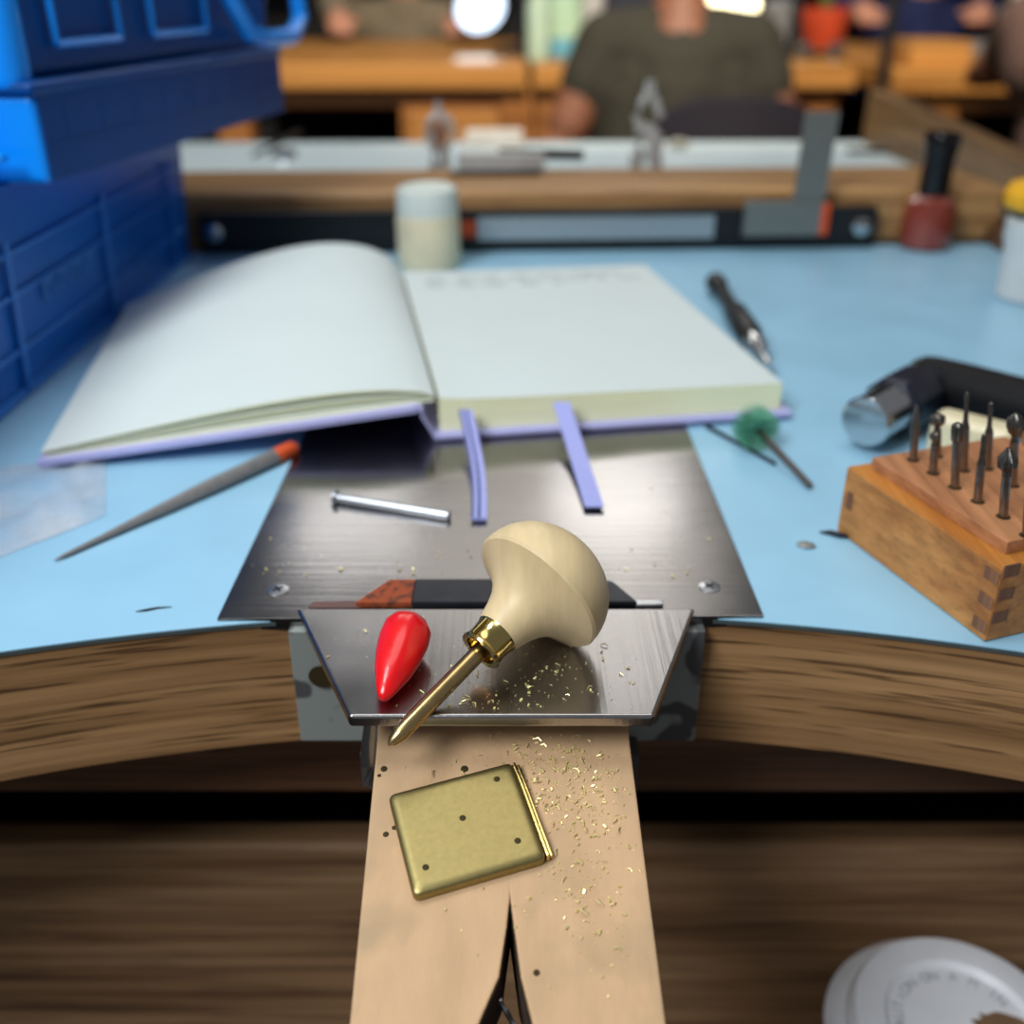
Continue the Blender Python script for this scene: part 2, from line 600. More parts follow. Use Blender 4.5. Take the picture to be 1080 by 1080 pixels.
# dark and yellowish worn places along the top of the edge
MB().box((0.79, 0.018, 0.0448), T(-0.062, 0.279, -0.0885), 0.001).build('apron', OAK_DARK, bench)
MB().box((0.79, 0.016, 0.26), T(-0.062, 0.312, -0.4085), 0.004, 3).build('drawer', OAK_DRAWER, bench)
MB().box((0.79, 0.38, 0.006), T(-0.062, 0.512, -0.39)).box((0.79, 0.006, 0.30), T(-0.062, 0.69, -0.385)).box((0.77, 0.010, 0.05), T(-0.062, 0.36, -0.125)).box((0.79, 0.006, 0.30), T(-0.062, 0.345, -0.346)).build('drawer_box_shade', DARKGAP, bench)  # painted near-black, inner boards added to keep the gap above the drawer dark
for x in (XL + 0.03, XR - 0.03):
    for y in (0.42, 0.64):
        MB().box((0.06, 0.06, 0.91), T(x, y, -0.95), 0.003).build('leg', OAK_DARK, bench)
ang = math.atan(RZL)
rr = MB()
rr.box((0.80, 0.093, 0.0378), T(-0.065, 0.7475 + RZL * -0.065, 0.0) @ RZ(ang), 0.006, 3)
rr.build('rear_rail', OAK_RAIL, bench)
MB().box((0.03, 0.36, 0.040), T(0.349, 0.545, 0.0) @ RZ(-0.02), 0.005, 3).build('side_rail', OAK_RAIL_Y, bench)
MB().box((0.012, 0.36, 0.012), T(0.329, 0.54, 0.0) @ RZ(-0.02), 0.002).build('side_ledge', OAK_DARK, bench)

# the steel plate let into the top
pl = MB()
px0, px1 = -0.0832, 0.0712
pfl, pfr = 0.2424, 0.2440
pl.prism([(px0, pfl), (px1, pfr), (px1 - 0.001, 0.432), (px0 + 0.001, 0.430)], -0.0030, 0.0010, bevel=0.0004)
plate = pl.build('steel_plate', PLATE, bench)
plate['label'] = 'scuffed steel plate with a countersunk screw near each corner'
for (u, v) in ((293, 622), (748, 619)):
    q = P(u, v, 0.001)
    MB().lathe([(0.0001, 0.0004), (0.0024, 0.0004), (0.0032, 0.0002), (0.0034, -0.0006)], T(q), 28).build('screw', ZINC, plate)
    MB().box((0.0034, 0.0007, 0.0002), T(q.x, q.y, q.z + 0.00035) @ RZ(0.6)).box((0.0007, 0.0034, 0.0002), T(q.x, q.y, q.z + 0.00035) @ RZ(0.6)).build('screw_slot', DARKMETAL, plate)

# mounting bracket screwed to the edge, under the anvil
br = MB()
bx0, bx1 = -0.0630, 0.0545
br.box((bx1 - bx0, 0.0050, 0.0392), T((bx0 + bx1) / 2, 0.2425, -0.0410), 0.0005)
bracket = br.build('mounting_bracket', CHIPPED, bench)
bracket['label'] = 'flat steel bracket with chipped grey paint screwed to the bench edge'
MB().lathe([(0.0001, 0.0), (0.0030, 0.0), (0.0038, 0.0008)], T(-0.0545, 0.23965, -0.0165) @ RX(R(90)), 24).build('screw_hole', PIT, bracket)
MB().box((0.066, 0.026, 0.0065), T(-0.003, 0.2260, -0.0085)).box((0.005, 0.008, 0.012), T(-0.0415, 0.2355, -0.051)).box((0.005, 0.008, 0.014), T(0.0345, 0.2355, -0.053)).build('slide', BRACKET_DARK, bracket)
w = MB()
w.tube([Q(393, 750, 0.214), Q(389, 780, 0.214), Q(388, 806, 0.214), Q(391, 820, 0.214), Q(400, 829, 0.215), Q(414, 831, 0.217), (0.0, 0.222, Q(414, 831, 0.217).z)], 0.0019, 12)
w.build('locking_rod', ZINC, bracket)

# flat anvil in front of the plate
az = 0.002
a0, a1, a2, a3 = P(313, 641, az), P(733, 641, az), P(690, 755, az), P(368, 755, az)
av = MB()
av.prism([(a3.x, a3.y), (a2.x, a2.y), (a1.x, a1.y), (a0.x, a0.y)], az - 0.0036, az, bevel=0.0009, seg=3)
anvil = av.build('bench_anvil', ANVIL)
tag(anvil, 'flat tapered steel bench anvil at the curved bench edge above the wooden pin', 'anvil')

# ================================================================= BENCH PIN
PA = math.atan(PIN_K)
PINM = T(0, PIN_Y, PIN_Z) @ RX(PA)
INV = PINM.inverted()


def pin_xy(u, v):
    q = INV @ PP(u, v)
    return q.x, q.y


bl, brr = pin_xy(398, 768), pin_xy(662, 762)
lf, rf = pin_xy(368, 1080), pin_xy(703, 1080)
kl = (lf[0] - bl[0]) / (lf[1] - bl[1])
kr = (rf[0] - brr[0]) / (rf[1] - brr[1])
ys = -0.115
na = pin_xy(538, 950)
n1, n2 = pin_xy(506, 1078), pin_xy(561, 1078)
nm = pin_xy(527, 1030)
nm2 = pin_xy(549, 1030)
ext = lambda a, b, y: (a[0] + (b[0] - a[0]) * (y - a[1]) / (b[1] - a[1]), y)
top = 0.004
pin_poly = [(lf[0] + kl * (ys - lf[1]), ys), ext(nm, n1, ys), n1, nm, (na[0] - 0.0006, na[1] - 0.006), na, (na[0] + 0.0008, na[1] - 0.006), nm2, n2, ext(nm2, n2, ys),
            (rf[0] + kr * (ys - rf[1]), ys), (brr[0], top), (brr[0] - 0.0006, top + 0.002), (bl[0], top + 0.002)]
pin_poly[11] = (brr[0], top - 0.002)
MBp = MB()
MBp.prism(pin_poly, -0.019, 0.0, PINM, bevel=0.0009, seg=2)


def pin_mat():
    m = PINE
    nt = m.node_tree
    N, L = nt.nodes, nt.links
    b = N['Principled BSDF']
    src = b.inputs['Base Color'].links[0].from_socket
    tc = N.new('ShaderNodeTexCoord')
    n = N.new('ShaderNodeTexNoise')
    n.inputs['Scale'].default_value = 42
    n.inputs['Detail'].default_value = 3
    L.new(tc.outputs['Object'], n.inputs['Vector'])
    rp = N.new('ShaderNodeValToRGB')
    rp.color_ramp.elements[0].position, rp.color_ramp.elements[1].position = 0.54, 0.74
    rp.color_ramp.elements[0].color = (0, 0, 0, 1)
    rp.color_ramp.elements[1].color = (0.55, 0.55, 0.55, 1)
    L.new(n.outputs['Fac'], rp.inputs['Fac'])
    mx = N.new('ShaderNodeMix')
    mx.data_type = 'RGBA'
    L.new(rp.outputs['Color'], mx.inputs['Factor'])
    L.new(src, mx.inputs['A'])
    mx.inputs['B'].default_value = srgb(150, 132, 104)
    L.new(mx.outputs['Result'], b.inputs['Base Color'])
    return m


pin = MBp.build('bench_pin', pin_mat())
tag(pin, 'sloping pale wooden bench pin with a sawn V notch, below the steel anvil', 'bench pin')
# darkened walls of the notch and the drilled dots
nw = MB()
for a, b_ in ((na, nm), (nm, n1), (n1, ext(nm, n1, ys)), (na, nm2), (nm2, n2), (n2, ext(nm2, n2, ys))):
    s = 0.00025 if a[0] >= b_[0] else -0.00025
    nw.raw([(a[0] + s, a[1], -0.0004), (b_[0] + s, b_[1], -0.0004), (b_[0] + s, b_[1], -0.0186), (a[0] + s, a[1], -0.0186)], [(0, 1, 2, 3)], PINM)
MATNOTCH = mat('dark_brown_notch', (66, 50, 36), 0.8, vary=0.4, scale=400)  # dark brown colour for the notch walls
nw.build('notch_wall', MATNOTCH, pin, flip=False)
for (u, v, r) in ((405, 811, .0007), (407, 880, .0006), (416, 873, .0005), (490, 811, .0008), (400, 818, .0004), (566, 1026, .0006)):
    x, y = pin_xy(u, v)
    MB().lathe([(0.00001, 0.00006), (r, 0.00006), (r * 1.25, 0.0)], PINM @ T(x, y, 0), 14).build('drilled_hole', PIT, pin)

# a short twisted saw blade lying down in the notch
tb = MB()
A, B = PP(527, 1055, -0.010), PP(545, 1086, -0.014)
pts = []
for i in range(41):
    t = i / 40
    a = t * 60
    p = A.lerp(B, t)
    pts.append(p + Vector((math.cos(a) * 0.00018, 0, math.sin(a) * 0.00018)))
tb.tube(pts, 0.00055, 8)
# ledge the blade rests on is the drawer; it is wedged in the notch
tag(tb.build('spiral_saw_blade', ZINC), 'short twisted wire saw blade wedged in the notch of the wooden pin', 'saw blade')

# ================================================================= BRASS SQUARE
c0, c1, c2, c3 = [INV @ PP(u, v, 0.0028) for u, v in ((411, 838), (538, 803), (579, 905), (434, 946))]
ctr = (c0 + c1 + c2 + c3) / 4
ex = ((c1 - c0) + (c2 - c3))
ey = ((c0 - c3) + (c1 - c2))
wx, wy = ex.length / 2, ey.length / 2
BM = PINM @ T(ctr.x, ctr.y, 0.0002) @ RZ(math.atan2(ex.y, ex.x))
skew = (ey.normalized().dot(ex.normalized()))


def rounded(hx_, hy_, r_):
    out = []
    for cx_, cy_, a0_ in ((hx_ - r_, hy_ - r_, 0), (-hx_ + r_, hy_ - r_, 90), (-hx_ + r_, -hy_ + r_, 180), (hx_ - r_, -hy_ + r_, 270)):
        for k in range(6):
            a = R(a0_ + 18 * k)
            out.append((cx_ + r_ * math.cos(a), cy_ + r_ * math.sin(a)))
    return out


loops = [(0.0, 0.0), (0.0, 0.0019)]
for k in range(1, 7):
    a = k / 6 * math.pi / 2
    loops.append((0.0022 * (1 - math.cos(a)), 0.0019 + 0.0011 * math.sin(a)))
loops += [(0.0026, 0.0030), (0.0034, 0.0030)]
vs, fs = [], []
for ins_, z_ in loops:
    for x_, y_ in rounded(wx / 2 - ins_, wy / 2 - ins_, 0.0016 if ins_ < .002 else 0.0012):
        vs.append((x_ + y_ * skew, y_, z_))
nl = 24
for i in range(len(loops) - 1):
    for k in range(nl):
        a, b_ = i * nl + k, i * nl + (k + 1) % nl
        fs.append((a, b_, b_ + nl, a + nl))
fs.append(tuple(range(nl))[::-1])
fs.append(tuple((len(loops) - 1) * nl + k for k in range(nl)))
bp_ = MB().raw(vs, fs, BM)
brass = bp_.build('brass_square', BRASS_SATIN, sharp=50)
tag(brass, 'square brass plate with four punched dots lying on the wooden bench pin', 'brass plate')
ra = MB()
hx = wx / 2
ra.box((0.0009, wy * 0.97, 0.0026), BM @ T(hx + 0.0004, 0, 0) @ Matrix.Shear('XY', 4, (0, 0)), 0.0003)
ra.box((0.0008, wy * 0.95, 0.0017), BM @ T(hx + 0.0014, 0, 0), 0.0003)
rail = ra.build('stepped_edge', BRASS_BRIGHT, brass)
for (u, v) in ((524, 822), (488, 863), (546, 887), (449, 915)):
    q = INV @ PP(u, v, 0.0032)
    MB().lathe([(0.00001, 0.00008), (0.0006, 0.00008), (0.0008, 0.0)], PINM @ T(q.x, q.y, 0.00322), 16).build('punched_dot', PIT, brass)

# ================================================================= MUSHROOM-HANDLED TOOL
tip = Q(410, 786, 0.1905)
CAPR = 0.0192
cap = P(567, 624, az + 0.0172)
ax = (tip - cap).normalized()
AM = T(cap) @ frame(ax)                       # z runs from the middle of the cap rim toward the tip
Lt = (tip - cap).length
hd = MB()
prof = [(0.0001, -0.0168)]
for i in range(1, 15):
    a = i / 14 * math.pi / 2
    prof.append((CAPR * math.sin(a) ** 0.92, -0.0168 * math.cos(a) ** 1.0))
prof += [(0.0187, 0.0008), (0.0156, 0.0022), (0.0126, 0.0040), (0.0103, 0.0060), (0.0087, 0.0082), (0.0077, 0.0104), (0.0070, 0.0126), (0.0065, 0.0146), (0.0060, 0.0158), (0.0057, 0.0164)]
hd.lathe(prof, AM, 64)
tool = thing('burnisher', 'tool with a pale turned mushroom handle and brass shank resting on the anvil', 'hand tool', (cap.x, cap.y, az))
hd.build('handle', TURNED, tool, sharp=32)
fe = MB()
fe.lathe([(0.0050, 0.01560), (0.0060, 0.01600), (0.0056, 0.01720), (0.0054, 0.01960), (0.0056, 0.02140), (0.0060, 0.02210), (0.0058, 0.02270), (0.0044, 0.02260), (0.0042, 0.02020), (0.0020, 0.02000)], AM, 36)
ferrule = fe.build('ferrule', BRASS_BRIGHT, tool)
for k in range(4):
    a = k * math.pi / 2 + 0.5
    MB().box((0.0016, 0.0009, 0.0052), AM @ RZ(a) @ T(0.0057, 0, 0.0166), 0.0003).build('crimp', BRASS_BRIGHT, ferrule)
sh = MB()
sh.lathe([(0.0020, 0.0196), (0.0022, 0.0210), (0.0022, Lt - 0.007), (0.0021, Lt - 0.004), (0.0013, Lt - 0.0012), (0.0003, Lt)], AM, 24)
sh.build('shank', BRASS, tool)

# ================================================================= RED WAX DROP
w0, w1 = P(404, 737, az + 0.003), P(433, 655, az + 0.0072)
WM = T(w0) @ frame(w1 - w0)
wl_ = (w1 - w0).length
wd = MB()
fac = lambda a: 1 + 0.045 * math.cos(3 * a + 0.4) + 0.03 * math.cos(5 * a)
wp = [(0.0002, -0.0004), (0.0016, 0.0006), (0.0028, wl_ * 0.12), (0.0046, wl_ * 0.3), (0.0058, wl_ * 0.5), (0.0064, wl_ * 0.7), (0.0062, wl_ * 0.85), (0.0050, wl_ * 0.95), (0.0034, wl_ * 1.0), (0.0001, wl_ * 1.02)]
wd.lathe(wp, WM, 28, squash=fac)
tag(wd.build('wax_drop', RED, sharp=60), 'glossy bright red wax teardrop lying on the steel anvil', 'wax piece')

# ================================================================= DARK STEEL BAR behind the anvil
b0, b1 = P(374, 638, 0.001), P(672, 640, 0.001)
bar = thing('steel_scraper', 'dark flat steel bar with a rusty orange end lying along the back of the anvil', 'scraper', tuple(b0))
yb0, yb1 = 0.2478, 0.2606
x0, x1 = b0.x, b1.x
xm = P(436, 630, 0.001).x
MB().prism([(x0 + 0.0005, yb0), (xm, yb0), (xm, yb1), (x0 + 0.009, yb1)], 0.0011, 0.0030, bevel=0.0003).build('rusty_end', RUST, bar)
MB().prism([(xm, yb0), (x1, yb0), (x1 - 0.006, yb1 - 0.0015), (x1 - 0.010, yb1), (xm, yb1)], 0.0011, 0.0032, bevel=0.0005).build('blade', BLACKSTEEL, bar)
MB().prism([(x1 - 0.0006, yb0), (x1 + 0.0075, yb0 + 0.0004), (x1 + 0.0075, yb0 + 0.0024), (x1 - 0.0014, yb0 + 0.0026)], 0.0011, 0.0022, bevel=0.0003).build('tang', ZINC, bar)
MB().prism([(x0 - 0.013, yb0 - 0.0004), (x0 + 0.002, yb0 - 0.0004), (x0 + 0.002, yb0 + 0.0032), (x0 - 0.012, yb0 + 0.0026)], 0.0011, 0.0016, bevel=0.0002).build('worn_tip', mat('brown_worn_steel', (120, 92, 88), 0.5, 0.6), bar)

# ================================================================= NOTEBOOK
O = P(462, 463, 0.0014)
BA = R(9.6)
A_ = Vector((math.cos(BA), math.sin(BA), 0))
B_ = Vector((-math.sin(BA), math.cos(BA), 0))
BW, BL = 0.1415, 0.204


def bk(x, y, z):
    return O + A_ * x + B_ * y + Vector((0, 0, z))


BKM = T(O) @ RZ(BA)
book = thing('notebook', 'open hardback notebook with lavender cover and blank pages lying across the steel plate', 'notebook', tuple(bk(0, 0.1, 0)))
cv = MB()
cv.box((BW + 0.006, BL + 0.004, 0.0024), BKM @ T(BW / 2 + 0.0015, BL / 2, 0), 0.0008)
cv.build('back_cover', COVER, book)
# spine: rises from the back cover, then folds to the raised front cover
zl = 0.0125
sp = MB()
prof = [(0.0005, 0.0022), (-0.0015, 0.0026), (-0.0045, 0.0085), (-0.0065, 0.0120), (-0.0055, 0.0140), (-0.0085, 0.0150)]
n = len(prof)
th = 0.0016
sp.strip([bk(x, -0.002, z) for x, z in prof], [bk(x, BL + 0.002, z) for x, z in prof], th)
sp.build('spine', COVER, book)
fc = MB()
la, lb = (-0.0075, 0.0146), (-0.1480, 0.0022)
fcd = [(la[0] + (lb[0] - la[0]) * t, la[1] + (lb[1] - la[1]) * t) for t in (0, .25, .5, .75, 1)]
fc.strip([bk(x, -0.002, z) for x, z in fcd], [bk(x, BL + 0.002, z) for x, z in fcd], 0.0022)
fc.build('front_cover', COVER, book)


def block(mb, x0, x1, y0, y1, topf, botf, nx=28, ny=16):
    """A stack of pages between a lower and an upper surface: paper on top, edge colour round the sides."""
    vs, fs = [], []
    for k in (0, 1):
        for j in range(ny + 1):
            for i in range(nx + 1):
                x = x0 + (x1 - x0) * i / nx
                y = y0 + (y1 - y0) * j / ny
                vs.append(bk(x, y, (topf if k else botf)(x, y)))
    o = (nx + 1) * (ny + 1)
    at = lambda k, i, j: k * o + j * (nx + 1) + i
    tops, rest = [], []
    for j in range(ny):
        for i in range(nx):
            tops.append((at(1, i, j), at(1, i + 1, j), at(1, i + 1, j + 1), at(1, i, j + 1)))
            rest.append((at(0, i, j), at(0, i, j + 1), at(0, i + 1, j + 1), at(0, i + 1, j)))
    for i in range(nx):
        rest.append((at(0, i, 0), at(0, i + 1, 0), at(1, i + 1, 0), at(1, i, 0)))
        rest.append((at(0, i, ny), at(1, i, ny), at(1, i + 1, ny), at(0, i + 1, ny)))
    for j in range(ny):
        rest.append((at(0, 0, j), at(1, 0, j), at(1, 0, j + 1), at(0, 0, j + 1)))
        rest.append((at(0, nx, j), at(0, nx, j + 1), at(1, nx, j + 1), at(1, nx, j)))
    mb.raw(vs, tops, None, 0)
    o2 = len(mb.v)
    mb.raw(vs, rest, None, 1)


def rtop(x, y):
    return 0.0150 + 0.0014 * math.exp(-x / 0.012) - 0.0012 * (x / BW)


rb = MB()
block(rb, 0.0012, BW, 0.002, BL - 0.002, rtop, lambda x, y: 0.0025)
rb.build('right_pages', [PAPER, PAPER_EDGE], book)


def ltop(x, y):
    """The loose left-hand pages: low at the gutter, a bulge, then falling to the fore edge; higher at the far end."""
    t = min(1.0, max(0.0, -x / 0.146))
    yy = y / BL
    base = 0.0166 - (0.0166 - 0.0046) * t
    bul = (0.0075 + 0.0125 * yy ** 1.3) * (math.sin(math.pi * min(1, t ** 0.62)) ** 1.0)
    dip = 0.0
    return base + bul + dip


def lbase(x, y):
    t = min(1.0, max(0.0, -x / 0.146))
    return 0.0152 - (0.0152 - 0.0024) * t


lp = MB()
levels = [0.0, 0.20, 0.27, 0.42, 0.54, 0.64, 0.72, 0.82, 0.90, 1.0]
for i in range(0, len(levels) - 1, 2):
    a, b_ = levels[i], levels[i + 1]
    inset = (0.0, 0.0016, 0.0004, 0.0020, 0.0)[i // 2]
    block(lp, -0.1470 + 0.0012 * (1 - b_), -0.0005, 0.002 + inset, BL - 0.002 - inset,
          (lambda k: (lambda x, y: lbase(x, y) + (ltop(x, y) - lbase(x, y)) * k))(b_),
          (lambda k: (lambda x, y: lbase(x, y) + (ltop(x, y) - lbase(x, y)) * k))(a), 32, 16)
lp.build('left_pages', [PAPER, PAPER_EDGE], book)

# four lines of faint handwriting at the head of the right-hand page
hw = MB()
rnd = random.Random(3)
for row in range(4):
    y = BL - 0.016 - row * 0.0068
    x = 0.012 + (0.0 if row else 0.004)
    xe = (0.128, 0.118, 0.122, 0.088)[row]
    while x < xe:
        wlen = rnd.uniform(0.006, 0.016)
        pts = []
        ns = int(wlen / 0.0006)
        for i in range(ns):
            xx = x + wlen * i / ns
            yy = y + 0.0010 * math.sin(i * 1.9 + rnd.uniform(-.5, .5)) + rnd.uniform(-.0003, .0006)
            pts.append(bk(xx, yy, rtop(xx, yy) + 0.0001))
        hw.tube(pts, 0.00022, 4)
        x += wlen + rnd.uniform(0.003, 0.008)
hw.build('handwriting', INK, book)


def ribbon(top_uv, bot, w, name):
    (u0, v0), (u1, v1) = top_uv, bot
    q0 = Q(u0, v0, bk(0, -0.002, 0).y + (P(u0, v0 + 30).x - O.x) * math.tan(BA))
    q1 = P(u1, v1, 0.0027)
    mid = P(u0 + (u1 - u0) * 0.40, v0 + (v1 - v0) * 0.40, 0.0032)
    path = []
    for i in range(13):
        t = i / 12
        path.append(q0 * (1 - t) ** 2 + mid * 2 * t * (1 - t) + q1 * t * t)
    for p_ in path:
        p_.z = max(p_.z, 0.0027)
    return path


def ribbon_mesh(path, w, off, sx=0.0, th=0.0006):
    l, r = [], []
    for p_ in path:
        l.append(p_ + Vector((-w / 2 + sx, 0, off)))
        r.append(p_ + Vector((w / 2 + sx, 0, off)))
    return l, r


pa = ribbon((592, 424), (627, 534), 0, 'r')
l, r = ribbon_mesh(pa, 0.0066, 0.0)
rbn = MB().strip(l, r, 0.0005).build('ribbon', RIBBON, book)
pa = ribbon((491, 432), (505, 546), 0, 'r')
for p_ in pa:
    k = (p_ - pa[0]).length / max(1e-6, (pa[-1] - pa[0]).length)
    p_.x += 0.0016 * math.sin(k * math.pi)
l, r = ribbon_mesh(pa, 0.0052, 0.0)
rb2 = MB().strip(l, r, 0.0012).build('ribbon', RIBBON, book)
l, r = ribbon_mesh(pa, 0.0008, 0.0003)
MB().strip(l, r, 0.0003).build('seam', RIBBON_DARK, rb2)
l, r = ribbon_mesh(pa, 0.0006, 0.0003, -0.0022)
MB().strip(l, r, 0.0003).build('seam', RIBBON_DARK, rb2)

# ================================================================= SMALL THINGS ON THE BENCH
# scriber with an orange end
s0, s1 = P(57, 591, 0.0009), P(311, 472, 0.0030)
sl = (s1 - s0).length
SM = T(s0) @ frame(s1 - s0)
sc = thing('scriber', 'long grey tapered scriber with an orange end lying beside the notebook', 'scriber', tuple(s0))
MB().lathe([(0.0002, 0), (0.0007, 0.004), (0.0011, sl * .18), (0.0021, sl * .38), (0.0029, sl * .6), (0.0030, sl * .86), (0.0029, sl * .90)], SM, 20, squash=lambda a: 1.0 + 0.08 * math.cos(4 * a)).build('shaft', GREY_TOOL, sc)
MB().lathe([(0.0029, sl * .90), (0.0031, sl * .91), (0.0031, sl * .985), (0.0024, sl * .998)], SM, 20).build('end_cap', ORANGE, sc)
MB().lathe([(0.0016, sl * .998), (0.0016, sl * 1.012), (0.001, sl * 1.016)], SM, 14).build('tip_pin', ZINC, sc)

# headed pin on the steel plate
r0, r1 = P(352, 524, 0.0026), P(474, 544, 0.0024)
rl = (r1 - r0).length
RM = T(r0) @ frame(r1 - r0)
rv = thing('rivet', 'slim silver rivet with a flat head lying on the steel plate', 'rivet', tuple(r0))
MB().lathe([(0.00155, 0.0010), (0.00155, rl - 0.0003), (0.0013, rl)], RM, 20).build('shank', ZINC, rv)
MB().lathe([(0.0022, 0), (0.0026, 0.0003), (0.0026, 0.0012), (0.0016, 0.0016)], RM, 20).build('rivet_flange', ZINC, rv)

# clear bag by the notebook
bg = MB()
p00, p10, p11, p01 = P(-60, 612), P(112, 545), P(112, 478), P(-40, 500)
nx, ny = 26, 18
vs, fs = [], []
for k in (0, 1):
    for j in range(ny + 1):
        for i in range(nx + 1):
            s_, t_ = i / nx, j / ny
            q = (p00 * (1 - s_) + p10 * s_) * (1 - t_) + (p01 * (1 - s_) + p11 * s_) * t_
            e = min(s_, 1 - s_, t_, 1 - t_) * 2
            wv = 0.0012 * math.sin(9 * s_ + 5 * t_) + 0.0009 * math.sin(17 * t_ - 6 * s_) + 0.0006 * math.sin(31 * s_ + 9 * t_)
            q.z = 0.0004 + (0.0022 + wv) * min(1, e * 4) * (1.0 if k else 0.15)
            q.z = max(q.z, 0.0003)
            vs.append(q)
o_ = (nx + 1) * (ny + 1)
for k in (0, 1):
    for j in range(ny):
        for i in range(nx):
            a = k * o_ + j * (nx + 1) + i
            fs.append((a, a + 1, a + nx + 2, a + nx + 1))
bg.raw(vs, fs)
bag = bg.build('plastic_bag', FILM, flip=False)
tag(bag, 'clear crinkled flat plastic bag lying on the blue bench top next to the scriber', 'plastic bag')

# bristle brush on a mandrel
m0, m1 = P(797, 451, 0.0085), P(855, 513, 0.0014)
brush = thing('bristle_brush', 'green radial bristle brush on a thin steel mandrel by the notebook corner', 'brush', (m0.x, m0.y, 0))
ba = (m0 - m1).normalized()
MB().cyl(m1, m0 + ba * 0.003, 0.00125, seg=16, bev=0.0003).ball(m0 + ba * 0.004, 0.0022, 12).build('mandrel', mat('mandrel_steel', (132, 122, 114), 0.35, 1.0), brush)
bb = MB()
BRM = T(m0) @ frame(ba)
rnd = random.Random(5)
for ring in range(6):
    z = -0.0028 + ring * 0.0011
    cnt = 34
    for k in range(cnt):
        a = 2 * math.pi * (k + 0.37 * ring) / cnt
        pts, rad = [], []
        for i in range(5):
            t = i / 4
            rr_ = 0.0016 + t * (0.0066 + rnd.uniform(-.0003, .0003))
            aa = a + 0.55 * t * t
            pts.append(BRM @ Vector((rr_ * math.cos(aa), rr_ * math.sin(aa), z * (1 + 0.7 * t))))
            rad.append(0.00042 - 0.00022 * t)
        bb.tube(pts, rad, 4)
bo = bb.build('bristles', GREEN, brush)
MB().lathe([(0.0014, -0.0030), (0.0026, -0.0028), (0.0026, 0.0030), (0.0014, 0.0032)], BRM, 24).build('brush_core', mat('dark_green_core', (22, 58, 46), 0.6), brush)

tag(MB().cyl(P(745, 449, 0.0010), P(818, 489, 0.0010), 0.0009, 0.0007, 12, bev=0.0002).build('drill_bit', DARKMETAL), 'thin dark drill bit lying flat under the green bristle brush', 'drill bit')

# precision screwdriver
d0, d1 = P(754, 297, 0.0062), P(804, 374, 0.0060)
dl = (d1 - d0).length
DM = T(d0) @ frame(d1 - d0)
sd = thing('screwdriver', 'small precision screwdriver with black grip lying behind the notebook', 'screwdriver', tuple(d0))
MB().lathe([(0.0040, 0), (0.0058, 0.001), (0.0060, dl * .07), (0.0052, dl * .12), (0.0040, dl * .14)], DM, 24).build('swivel_cap', BLACK, sd)
MB().lathe([(0.0040, dl * .14), (0.0043, dl * .16), (0.0038, dl * .34), (0.0044, dl * .45)], DM, 24).build('barrel', DARKMETAL, sd)
MB().lathe([(0.0046, dl * .45), (0.0060, dl * .48), (0.0062, dl * .78), (0.0050, dl * .82)], DM, 20, squash=lambda a: 1 + 0.04 * math.cos(8 * a)).build('grip', BLACK, sd)
MB().lathe([(0.0046, dl * .82), (0.0046, dl * .93), (0.0030, dl * .96), (0.0018, dl * .98), (0.0016, dl * 1.12)], DM, 20).build('collet', CHROME, sd)

# flakes and a sliver of metal
fk = P(850, 575, 0.0004)
tag(MB().ball((fk.x, fk.y, 0.0006), 0.0030, 16, (1.0, 0.75, 0.16), RZ(-0.2)).build('metal_flake', GREYMETAL), 'small oval grey metal flake on the blue bench top before the bur block', 'flake')
k0, k1 = P(864, 561, 0.0005), P(897, 566, 0.0012)
tag(MB().tube([k0, k0.lerp(k1, .35) + Vector((0, .0003, .0003)), k0.lerp(k1, .7), k1], [.0002, .0009, .0010, .0003], 8).build('metal_sliver', BLACKSTEEL), 'thin black pointed metal sliver beside the bur block', 'sliver')
k0, k1 = P(143, 645, 0.0003), P(181, 640, 0.0003)
tag(MB().tube([k0, k0.lerp(k1, .3), k0.lerp(k1, .6) + Vector((0, .0005, 0)), k1], [.0001, .0004, .0003, .0001], 6).build('steel_shaving', DARKMETAL), 'hair-thin dark shaving on the blue bench top near the curved edge', 'shaving')

# ================================================================= BUR BLOCK
ba_, bb_ = P(882, 560), P(1038, 678)
by = (ba_ - bb_)
blen = by.length
yv = by.normalized()
xv = Vector((yv.y, -yv.x, 0))
BK = Matrix.Translation(bb_) @ Matrix((xv, yv, Vector((0, 0, 1)))).transposed().to_4x4()   # x: toward the right end, y: back along the visible side
bw, bh = 0.058, 0.0232
burblock = thing('bur_block', 'stepped wooden block holding rows of steel burs', 'bur block', tuple(bb_))
MB().box((bw, blen, bh - 0.0002), BK @ T(bw / 2, blen / 2, 0.0002), 0.0006).build('base_block', BLOCK_WOOD, burblock)
MB().box((bw - 0.0006, blen - 0.0006, 0.0006), BK @ T(bw / 2, blen / 2, bh - 0.0004), 0.0002).build('ledge', BLOCK_RIM, burblock)
ins = 0.0058
upz = bh + 0.0042
MB().box((bw - ins, blen - 2 * ins + 0.002, upz - bh), BK @ T(ins + (bw - ins) / 2, blen / 2 + 0.001, bh), 0.0006).build('raised_top', BLOCK_TOP, burblock)
for k in range(3):
    MB().box((0.0004, 0.0052, 0.0036), BK @ T(0.0, 0.0030, 0.0024 + k * 0.0078)).build('finger_joint', JOINT_WOOD, burblock)
    MB().box((0.0052, 0.0004, 0.0036), BK @ T(0.0030, 0.0, 0.0062 + k * 0.0072)).build('finger_joint', JOINT_WOOD, burblock)
MB().box((0.0004, 0.003, 0.006), BK @ T(0.0, blen - 0.004, 0.010)).build('finger_joint', JOINT_WOOD, burblock)


